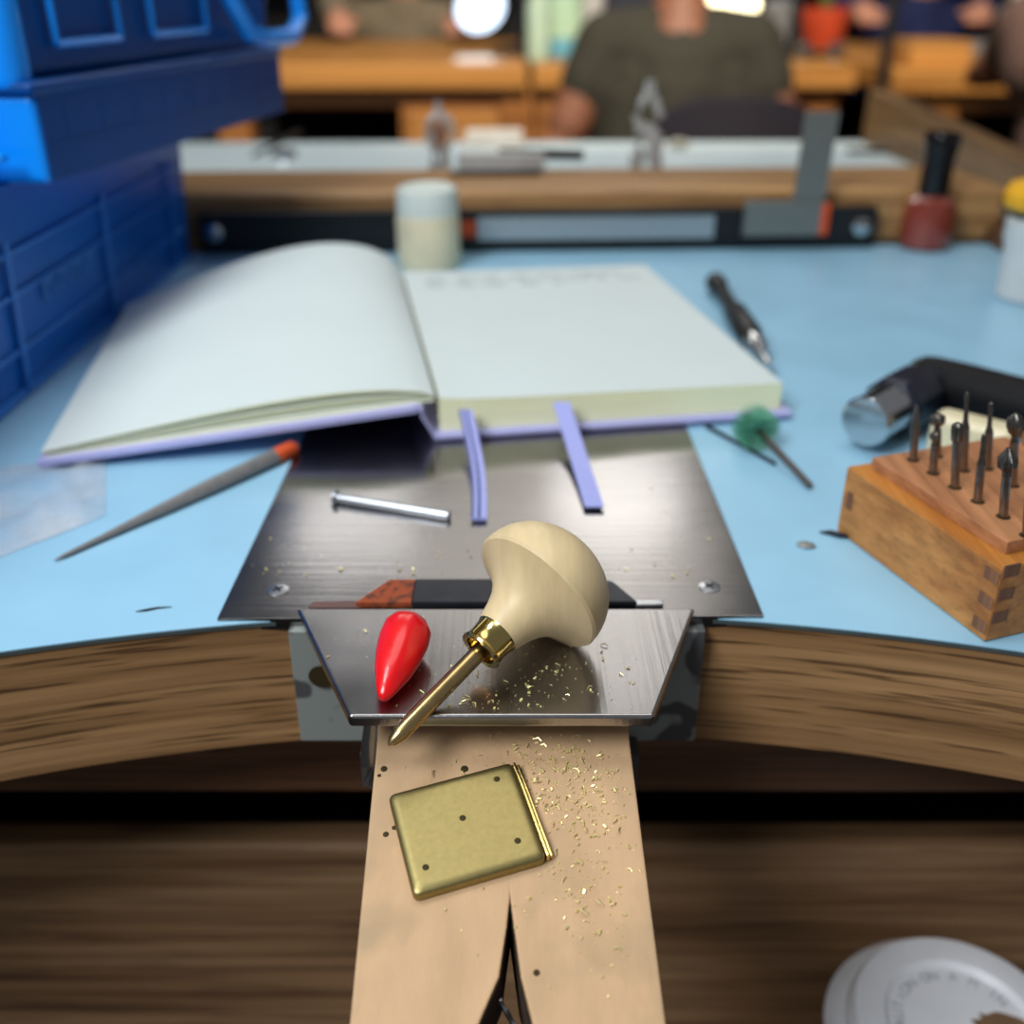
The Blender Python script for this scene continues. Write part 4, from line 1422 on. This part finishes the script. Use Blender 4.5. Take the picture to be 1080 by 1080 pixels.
def person(label, bx, by, face, seat_z, skin, top_mat, hair_mat, hands, lean=0.10, scale=1.0, hips=None, sleeves='long', shoulders=0.20):
    """A seated person; face is the yaw of where they look (0 = +y). hands: two world points."""
    root = thing('person', label, 'person', (bx, by, -0.95))
    M = T(bx, by, seat_z) @ RZ(face)
    L_ = lambda x, y, z: M @ Vector((x * scale, y * scale, z * scale))
    pel = L_(0, 0, 0.10)
    ch = L_(0, lean * .8, 0.42)
    nk = L_(0, lean * 1.05, 0.585)
    hdc = L_(0, lean * 1.35, 0.735)
    shl = [L_(-shoulders + .03, lean, 0.50), L_(shoulders - .03, lean, 0.50)]
    sk = []
    clothes = []
    # legs
    legs = []
    for s in (-1, 1):
        hp, kn, an, toe = L_(s * .095, 0.02, .09), L_(s * .13, .42, .10), L_(s * .13, .40, -.34), L_(s * .14, .53, -.41)
        an.z = -0.95 + 0.09
        toe.z = -0.95 + 0.035
        sk.append(([hp, kn, an, toe], [.085, .058, .040, .035]))
        legs.append(([hp, kn, an], [.092, .066, .052]))
    sk.append(([pel, ch, nk], [.12, .125, .055]))
    sk.append(([nk, hdc], [.052, .06]))
    clothes.append(([pel, ch, L_(0, lean, .525)], [.135 * scale, .142 * scale, .085 * scale]))
    clothes.append(([L_(-.08, lean, .49), shl[0]], [.085, .066]))
    clothes.append(([L_(.08, lean, .49), shl[1]], [.085, .066]))
    clothes.append(([L_(-.07, lean * .8, .40), L_(-.08, lean * .4, .2)], [.115 * scale, .11 * scale]))
    clothes.append(([L_(.07, lean * .8, .40), L_(.08, lean * .4, .2)], [.115 * scale, .11 * scale]))
    for i, s in enumerate((-1, 1)):
        hd_ = Vector(hands[i])
        sh_ = shl[i]
        mid = (sh_ + hd_) / 2
        out = (M.to_3x3() @ Vector((s * (.06 if sleeves == 'long' else .125), -0.10, -0.12)))
        if (mid + out).z < 0.10 and hd_.z > 0 and sleeves == 'long':
            out.z += 0.10 - (mid + out).z
        el = mid + out
        d = (hd_ - el).normalized()
        wr = hd_ - d * 0.085
        sk.append(([sh_, el, wr], [.055, .042, .029]))
        # palm, fingers, thumb
        side = d.cross(Vector((0, 0, 1)))
        if side.length < .1:
            side = Vector((1, 0, 0))
        side.normalize()
        sk.append(([wr, hd_], [.030, .034]))
        for k in range(4):
            o_ = side * (-.030 + .020 * k)
            ln = (.072, .082, .078, .060)[k if s > 0 else 3 - k]
            b0_ = hd_ + o_
            sk.append(([b0_, b0_ + d * ln * .55 + Vector((0, 0, -.004)), b0_ + d * ln + Vector((0, 0, -.016))], [.0105, .0095, .008]))
        sk.append(([wr + side * (-s) * .025 + d * .03, wr + side * (-s) * .052 + d * .062, wr + side * (-s) * .052 + d * .09], [.013, .011, .009]))
        clothes.append(([sh_, el] + ([wr - d * .02] if sleeves == 'long' else []), [.070, .054] + ([.042] if sleeves == 'long' else [])))
        if sleeves == 'short':
            clothes[-1] = ([sh_, sh_.lerp(el, .36)], [.066, .060])
    fwd = M.to_3x3() @ Vector((0, 1, 0))
    upv = Vector((0, 0, 1))
    sdv = M.to_3x3() @ Vector((1, 0, 0))
    mb = body('body', '', sk, [(hdc, .105, (.80, .92, 1.12)), (hdc + fwd * .092 - upv * .018, .020, (.75, 1.1, 1.3)), (hdc + fwd * .055 - upv * .085, .042, (1, .9, .8)),
                               (hdc + sdv * .084 - upv * .012, .022, (.5, .8, 1.3)), (hdc - sdv * .084 - upv * .012, .022, (.5, .8, 1.3))], skin)
    bo_ = finish_body(mb, 'body', skin, root, 0.008)
    face_m = MB()
    for s in (-1, 1):
        face_m.ball(hdc + fwd * .087 + sdv * s * .032 + upv * .008, .011, 12)
    face_m.build('eyes', mat('eye', (40, 30, 26), 0.2), root)
    MB().ball(hdc + fwd * .090 - upv * .062, .020, 12, (1.1, .4, .25), RZ(face)).build('mouth', mat('lips', (150, 84, 78), 0.5), root)
    hm = MB()
    hm.ball(hdc - fwd * .014 + upv * .022, .110, 24, (.86, .95, 1.06))
    hh = hm.build('hair', hair_mat, root, sharp=180)
    # trim the hair away from the face and neck
    me = hh.data
    b_ = bmesh.new()
    b_.from_mesh(me)
    kill = []
    for v in b_.verts:
        rel = v.co - hdc
        if rel.dot(fwd) > 0.045 and rel.z < 0.055:
            kill.append(v)
        elif rel.z < -0.075:
            kill.append(v)
    bmesh.ops.delete(b_, geom=kill, context='VERTS')
    b_.to_mesh(me)
    b_.free()
    finish_body(body('top', '', clothes, [(L_(0, lean * .8, .38), .152 * scale, (1.08, .86, 1.1))], top_mat), 'shirt', top_mat, root, 0.009)
    finish_body(body('trousers', '', legs + [([L_(-.06, 0, .09), L_(.06, 0, .09)], [.12, .12])], [], JEANS), 'trousers', JEANS, root, 0.010)
    return root


def stool(x, y, label):
    root = thing('work_stool', label, 'stool', (x, y, -0.95), 'round work stools')
    MB().lathe([(.15, 0), (.17, .01), (.17, .04), (.15, .05), (.0001, .05)], T(x, y, -0.55), 32).build('seat', BLACK, root)
    MB().cyl((x, y, -0.92), (x, y, -0.55), .025, seg=16).build('post', GREYMETAL, root)
    for k in range(5):
        a = k * 2 * math.pi / 5
        MB().tube([(x, y, -0.90), (x + .22 * math.cos(a), y + .22 * math.sin(a), -0.93)], .016, 10).build('leg', BLACK, root)


# the person in the olive T-shirt, seen from behind, on an office chair
PX = Q(722, 60, 2.12).x
person('person in an olive T-shirt seen from behind, seated at the wooden bench', PX, 2.18, R(-4), -0.40, SKIN_TAN, SHIRT, HAIR,
       [(PX - 0.08, 2.34, -0.12), (PX + 0.09, 2.34, -0.12)], 0.06, 0.9, None, 'short', 0.188)
oc = thing('office_chair', 'office chair with a dark plum backrest behind the person in olive', 'chair', (PX, 2.02, -0.95))
q0, q1 = Q(694, 125, 1.93), Q(878, 125, 1.93)
ocx = (q0.x + q1.x) / 2
ow = q1.x - q0.x
zt_ = Q(780, 104, 1.93).z
bk_ = MB()
nn = 16
vs, fs = [], []
for k in range(2):
    for j in range(7):
        for i in range(nn + 1):
            t = i / nn * 2 - 1
            z = zt_ - 0.30 + 0.30 * j / 6
            shrink = 1 - 0.10 * (j / 6) ** 3
            drop = -0.035 * abs(t) ** 3 if j == 6 else 0
            y = 1.93 + 0.05 * (1 - t * t) * -1 + 0.05 + (0.05 if k else 0)
            vs.append((ocx + t * ow / 2 * shrink, y, z + drop))
st_ = 7 * (nn + 1)
for k in range(2):
    for j in range(6):
        for i in range(nn):
            a = k * st_ + j * (nn + 1) + i
            fs.append((a, a + 1, a + nn + 2, a + nn + 1))
for i in range(nn):
    for j in (0, 6):
        a = j * (nn + 1) + i
        fs.append((a, a + 1, a + 1 + st_, a + st_))
for j in range(6):
    for i in (0, nn):
        a = j * (nn + 1) + i
        fs.append((a, a + nn + 1, a + nn + 1 + st_, a + st_))
bk_.raw(vs, fs)
bko = bk_.build('backrest', CHAIRCLOTH, oc)
MB().box((0.46, 0.44, 0.07), T(ocx - 0.01, 2.24, -0.545), 0.025, 3).build('seat', CHAIRCLOTH, oc)
MB().tube([(ocx, 2.05, -0.52), (ocx, 1.97, -0.42), (ocx, 1.965, zt_ - 0.25)], 0.022, 12).build('back_support', BLACK, oc)
MB().cyl((ocx, 2.2, -0.88), (ocx, 2.2, -0.53), 0.03, seg=16).build('gas_post', BLACK, oc)
for k in range(5):
    a = k * 2 * math.pi / 5 + .3
    lg = MB().tube([(ocx, 2.2, -0.86), (ocx + .26 * math.cos(a), 2.2 + .26 * math.sin(a), -0.89)], .02, 10).build('leg', BLACK, oc)
    MB().ball((ocx + .26 * math.cos(a), 2.2 + .26 * math.sin(a), -0.922), .026, 12).build('caster', BLACK, lg)

# people working on the far side of the benches
X1 = Q(425, 20, 3.72).x
person('person in a beige cardigan facing us behind the orange bench, hands resting on it', X1, 3.94, R(180), -0.455, SKIN, CARDIGAN, HAIR,
       [(X1 + 0.20, 3.46, 0.055), (X1 - 0.16, 3.40, 0.055)], 0.16)
stool(X1, 3.94, 'round black stool under the person in the beige cardigan')
X2 = Q(985, 10, 3.62).x
person('person in navy leaning over the orange bench beyond the lacquer bottle', X2, 3.90, R(180), -0.455, SKIN, NAVY_CLOTH, HAIR,
       [(X2 + 0.04, 3.36, 0.08), (X2 - 0.30, 3.34, 0.08)], 0.18)
stool(X2, 3.90, 'round black stool under the person in navy')
X3 = Q(1195, 100, 1.78).x
person('person in brown mostly out of view at the side of the far bench', X3 + 0.06, 1.78, R(12), -0.455, SKIN_TAN, BROWN_CLOTH, HAIR,
       [(X3 - 0.10, 2.10, 0.02), (X3 + 0.16, 2.10, 0.02)], 0.10)
stool(X3 + 0.06, 1.78, 'round black stool under the person in brown')


# lamps
def lamp(u, v, Y, rpx, tilt, colr, strength, base_uv, label, postx):
    c_ = Q(u, v, Y)
    r_ = rpx / F * (c_ - Vector((0, 0, EYE))).length
    bz = 0.0
    root = thing('desk_lamp', label, 'lamp', (c_.x + postx, Y, bz))
    M = T(c_) @ RX(tilt[0]) @ RY(tilt[1])
    MB().lathe([(r_ * .5, .05), (r_ * .75, .035), (r_ * 1.06, 0.0), (r_ * 1.06, -.008), (r_ * .98, -.008), (r_ * .70, .025), (.0001, .025)], M, 40).build('lamp_shade', BLACK, root)
    MB().lathe([(.0001, 0), (r_ * .96, 0.0), (r_ * .9, -.012), (.0001, -.016)], M @ T(0, 0, 0.0), 40).build('bulb', mat('glow', (255, 255, 255), 0.5, emit=colr, estr=strength), root)
    px_ = c_.x + postx
    hub = M @ Vector((0, 0, .05))
    MB().tube([(px_, Y + .02, bz + .012), (px_, Y + .03, c_.z + .28), hub], .013, 12).build('arm', BLACK, root)
    MB().lathe([(.085, 0), (.085, .010), (.03, .02), (.0001, .02)], T(px_, Y + .02, bz), 32).build('base', BLACK, root)


lamp(506, 7, 2.85, 25, (R(-62), R(-18)), (190, 222, 255), 2.2, None, 'desk lamp with a cool bluish white glowing head on a dark arm', 0.105)
lamp(772, 5, 2.72, 26, (R(-70), R(14)), (255, 244, 190), 5.0, None, 'desk lamp with a warm glowing head beside the person in olive', 0.16)

# bottles and clutter on the far benches
def far_item(u, v, Y):
    return Q(u, v, Y).x


def bench_thing(name, label, cat, prof, u, Y, mt, parts=None, seg=28):
    x = far_item(u, 50, Y)
    root = thing(name, label, cat, (x, Y, 0))
    MB().lathe(prof, T(x, Y, 0.0005), seg).build('body', mt, root)
    for nm, pr_, m_ in (parts or []):
        MB().lathe(pr_, T(x, Y, 0.0005), seg).build(nm, m_, root)
    return root


bench_thing('spray_bottle', 'tall clear bluish bottle with a pale green band on the orange bench', 'bottle', [(.036, 0), (.042, .006), (.044, .05), (.044, .16), (.03, .20), (.016, .22)], 594, 2.66,
            mat('aqua_bottle', (120, 190, 214), 0.2, trans=0.2, coat=0.3), [('label_band', [(.0445, .045), (.0448, .05), (.0448, .13), (.0445, .135)], mat('pale_green', (176, 206, 176), 0.5)), ('nozzle', [(.017, .22), (.018, .25), (.01, .26)], WHITE_PLASTIC)])
bench_thing('glue_bottle', 'slim pale green bottle beside the tall bluish bottle', 'bottle', [(.022, 0), (.025, .004), (.025, .12), (.012, .15), (.008, .18)], 567, 2.56, mat('mint', (176, 200, 176), 0.35))
bench_thing('tall_canister', 'tall white canister behind the tall bluish bottle', 'canister', [(.03, 0), (.032, .004), (.036, .22), (.03, .225)], 622, 3.0, WHITE_PLASTIC)
x = far_item(628, 45, 2.85)
tag(MB().box((.12, .10, .055), T(x, 2.85, .0004), .004).build('yellow_box', ORANGE_WOOD), 'yellowish wooden box on the bench beside the person in olive', 'box')
x = far_item(640, 58, 2.56)
tag(MB().box((.06, .06, .026), T(x, 2.57, .0004), .006).build('white_cloth_pad', WHITE_PLASTIC), 'small white pad at the bench edge beside the person in olive', 'pad')
x = far_item(500, 60, 2.58)
tag(MB().box((.085, .12, .006), T(x, 2.60, .0004), .001).build('paper_pad', mat('white_sheet', (236, 236, 240), 0.5)), 'white paper pad on the orange bench under the bluish lamp', 'paper pad')
x = far_item(670, 40, 3.25)
tag(MB().box((.26, .10, .16), T(x, 3.25, .0004), .01).build('tool_box', mat('navy_box', (40, 46, 60), 0.4)), 'dark navy tool box on the bench beyond the shoulder of the person in olive', 'tool box')
pt = bench_thing('plant_pot', 'orange-red pot with a short green plant on the orange bench', 'pot', [(.045, 0), (.052, .01), (.066, .085), (.066, .10), (.058, .10), (.055, .085)], 866, 3.12, mat('red_pot', (196, 72, 40), 0.45))
lf_ = MB()
xq = far_item(866, 50, 3.12)
rnd = random.Random(4)
for k in range(12):
    a = rnd.uniform(0, 6.28)
    lf_.tube([(xq, 3.12, .08), (xq + .02 * math.cos(a), 3.12 + .02 * math.sin(a), .15), (xq + .06 * math.cos(a), 3.12 + .06 * math.sin(a), .19)], [.003, .009, .002], 6)
lf_.build('foliage', mat('leaf_green', (88, 120, 60), 0.5), pt)
for u, lab in ((818, 'small shiny steel tin nearest the lamp, beside the person in olive'), (849, 'small shiny steel tin, middle one of three before the red pot'), (882, 'small shiny steel tin, furthest of three from the person in olive')):
    x = far_item(u, 46, 2.58)
    tt = thing('steel_tin', lab, 'tin', (x, 2.58, 0), 'shiny tins in a row on the orange bench')
    MB().lathe([(.018, 0), (.020, .002), (.020, .022)], T(x, 2.58, .0004), 24).build('body', CHROME, tt)
    MB().lathe([(.021, .021), (.021, .030), (.016, .036), (.0001, .038)], T(x, 2.58, .0004), 24).build('lid', CHROME, tt)
bench_thing('grey_jar', 'grey jar standing behind the orange-red plant pot', 'jar', [(.05, 0), (.054, .006), (.054, .10), (.04, .12)], 822, 3.2, mat('grey_jar', (150, 154, 156), 0.35))
bench_thing('white_bottle', 'white bottle at the end of the orange bench beyond the squeeze bottle', 'bottle', [(.035, 0), (.04, .006), (.04, .10), (.02, .12), (.018, .15), (.0001, .15)], 1066, 2.75, WHITE_PLASTIC)
x = far_item(985, 50, 2.40)
tag(MB().box((.13, .16, .05), T(x + .01, 2.46, .0004), .004).build('wooden_box', ORANGE_WOOD), 'low yellow wooden box on the bench beyond the lacquer bottle', 'box')
x = far_item(1040, 40, 2.80)
tag(MB().box((.26, .16, .03), T(x, 2.85, .0004), .004).build('grey_tool_tray', GREY_TOOL), 'flat grey tool tray in front of the person in navy', 'tool tray')
x = far_item(935, 60, 2.33)
lp_ = thing('floor_stand', 'thin dark upright stand between the orange benches', 'stand', (x, 2.33, -0.95))
MB().cyl((x, 2.33, -0.93), (x, 2.33, 0.55), .012, seg=12).build('pole', BLACK, lp_)
MB().lathe([(.12, 0), (.12, .012), (.03, .02), (.012, .03)], T(x, 2.33, -0.95), 24).build('base', BLACK, lp_)

# shelving against the dark back wall
sh_ = thing('shelving_unit', 'dark shelving unit along the back wall', 'shelf', (0, 5.3, -0.95))
for z in (-0.3, 0.15, 0.6, 1.05):
    MB().box((4.4, 0.35, 0.03), T(0, 5.34, z)).build('board', DARKGAP, sh_)
for x in (-2.2, -0.75, 0.75, 2.2):
    MB().box((0.05, 0.35, 2.2), T(x, 5.34, -0.95)).build('upright', DARKGAP, sh_)

# ================================================================= FILINGS
def filings(name, label, spots, surf, mt, seed, size):
    rnd = random.Random(seed)
    mb = MB()
    for (u, v, su, sv, cnt) in spots:
        for _ in range(cnt):
            uu, vv = rnd.gauss(u, su), rnd.gauss(v, sv)
            q = surf(uu, vv)
            if q is None:
                continue
            s = size * (0.35 + rnd.random() ** 3 * 1.5)
            a = rnd.uniform(0, 6.28)
            d = Vector((math.cos(a), math.sin(a), 0))
            if rnd.random() < 0.3:
                pts = [q + Vector((0, 0, s * .3)), q + d * s * .9 + Vector((0, 0, s * .7)), q + d * s * 1.8 + Vector((-d.y, d.x, 0)) * s * .8 + Vector((0, 0, s * .25))]
                mb.tube(pts, [s * .14, s * .2, s * .1], 4)
            else:
                M = T(q + Vector((0, 0, s * .2))) @ Euler((rnd.uniform(-.5, .5), rnd.uniform(-.5, .5), a)).to_matrix().to_4x4()
                mb.box((s * rnd.uniform(.5, 1.1), s * .45, s * .25), M)
    return tag(mb.build(name, mt, sharp=10), label, 'filings', None, 'stuff')


def on_pin(u, v):
    if not (405 < u < 660 + (v - 765) * .13 and 772 < v < 1075):
        return None
    q = PP(u, v)
    l = BM.inverted() @ q
    if abs(l.x) < wx / 2 + .002 and abs(l.y) < wy / 2 + .001:
        return None
    return q


def on_anvil(u, v):
    if not (648 < v < 748):
        return None
    k = (v - 641) / 114
    if not (318 + 55 * k < u < 728 - 43 * k):
        return None
    return P(u, v, az)


def on_plate(u, v):
    if not (470 < v < 612):
        return None
    q = P(u, v, 0.001)
    return q if px0 + .003 < q.x < px1 - .003 else None


FIL = mat('brass_chips', (250, 228, 160), 0.3, 0.45, 0.2, 2000)
filings('brass_filings', 'scattered gold-coloured brass filings on the wooden bench pin', [(592, 830, 26, 26, 380), (635, 850, 14, 30, 150), (610, 930, 32, 34, 170), (560, 795, 55, 12, 130), (640, 990, 25, 40, 40), (440, 930, 30, 40, 10)], on_pin, FIL, 2, 0.00066)
filings('brass_filings', 'fine brass filings sprinkled on the steel anvil beside the mushroom handle', [(560, 720, 45, 16, 90), (460, 700, 70, 26, 60), (620, 700, 35, 22, 40), (520, 745, 60, 4, 40)], on_anvil, FIL, 3, 0.00062)
filings('brass_filings', 'sparse brass specks on the steel bench plate near the rusty bar', [(290, 600, 22, 16, 16), (420, 600, 80, 22, 36), (560, 570, 120, 30, 30), (690, 600, 60, 14, 20)], on_plate, FIL, 4, 0.00066)

# ================================================================= LIGHT
def area(name, loc, target, size, power, col):
    d = bpy.data.lights.new(name, 'AREA')
    d.energy, d.size, d.color = power, size, col
    d.shape = 'DISK'
    o = bpy.data.objects.new(name, d)
    o.location = loc
    o.rotation_euler = (Vector(target) - Vector(loc)).to_track_quat('-Z', 'Y').to_euler()
    C.objects.link(o)
    return o


area('bench_light', (-0.26, 0.20, 0.62), (0, 0.30, 0), 0.18, 1.2, (0.88, 0.96, 1.0))
area('front_light', (-0.55, -0.35, 0.85), (0, 0.25, -0.1), 0.5, 11.0, (0.94, 0.98, 1.0))
area('added_overhead_fill', (0.10, 0.9, 1.95), (0.1, 1.6, -0.4), 1.4, 12, (1.0, 0.96, 0.90))  # unseen light added to brighten the room and the far bench fronts
area('ceiling_light_far', (0.2, 3.75, 1.95), (0.2, 3.0, 0), 1.4, 7, (1.0, 0.94, 0.84))
area('hanging_lamp', (0.27, 1.9, 1.32), (0.0, 0.9, 0), 0.24, 0.35, (1.0, 0.97, 0.92))
area('neighbour_lamp', (0.127, 1.12, 0.40), (0.08, 0.92, 0), 0.17, 0.22, (1.0, 0.98, 0.95))
area('neighbour_lamp', (-0.203, 1.094, 0.42), (-0.15, 0.9, 0), 0.17, 0.22, (1.0, 0.98, 0.95))
sd_ = bpy.data.lights.new('far_bench_fill', 'SPOT')  # unseen spot added to brighten only the far benches
sd_.energy, sd_.spot_size, sd_.spot_blend, sd_.shadow_soft_size, sd_.color = 330, R(62), 0.5, 0.12, (1.0, 0.90, 0.74)
so_ = bpy.data.objects.new('far_bench_fill', sd_)
so_.location = (0.25, 0.6, 1.7)
so_.rotation_euler = (Vector((0.15, 2.6, -0.1)) - Vector(so_.location)).to_track_quat('-Z', 'Y').to_euler()
C.objects.link(so_)

wd_ = bpy.data.worlds.new('room_air')
bpy.context.scene.world = wd_
wd_.use_nodes = True
bgn = wd_.node_tree.nodes['Background']
bgn.inputs['Color'].default_value = (0.84, 0.87, 0.92, 1)
bgn.inputs['Strength'].default_value = 0.20

# ================================================================= CAMERA
cam = bpy.data.cameras.new('camera')
cam.sensor_width = 36
cam.lens = F / 1080 * 36
cam.clip_start = 0.01
cam.clip_end = 50
cam.dof.use_dof = True
cam.dof.focus_distance = 0.25
cam.dof.aperture_fstop = 36 / 4.8
co = bpy.data.objects.new('camera', cam)
co.location = (0, 0, EYE)
co.rotation_euler = (math.pi / 2 - PITCH, 0, 0)
C.objects.link(co)
bpy.context.scene.camera = co
vs_ = bpy.context.scene.view_settings
vs_.view_transform = 'Standard'
vs_.look = 'None'
vs_.exposure = 0.0
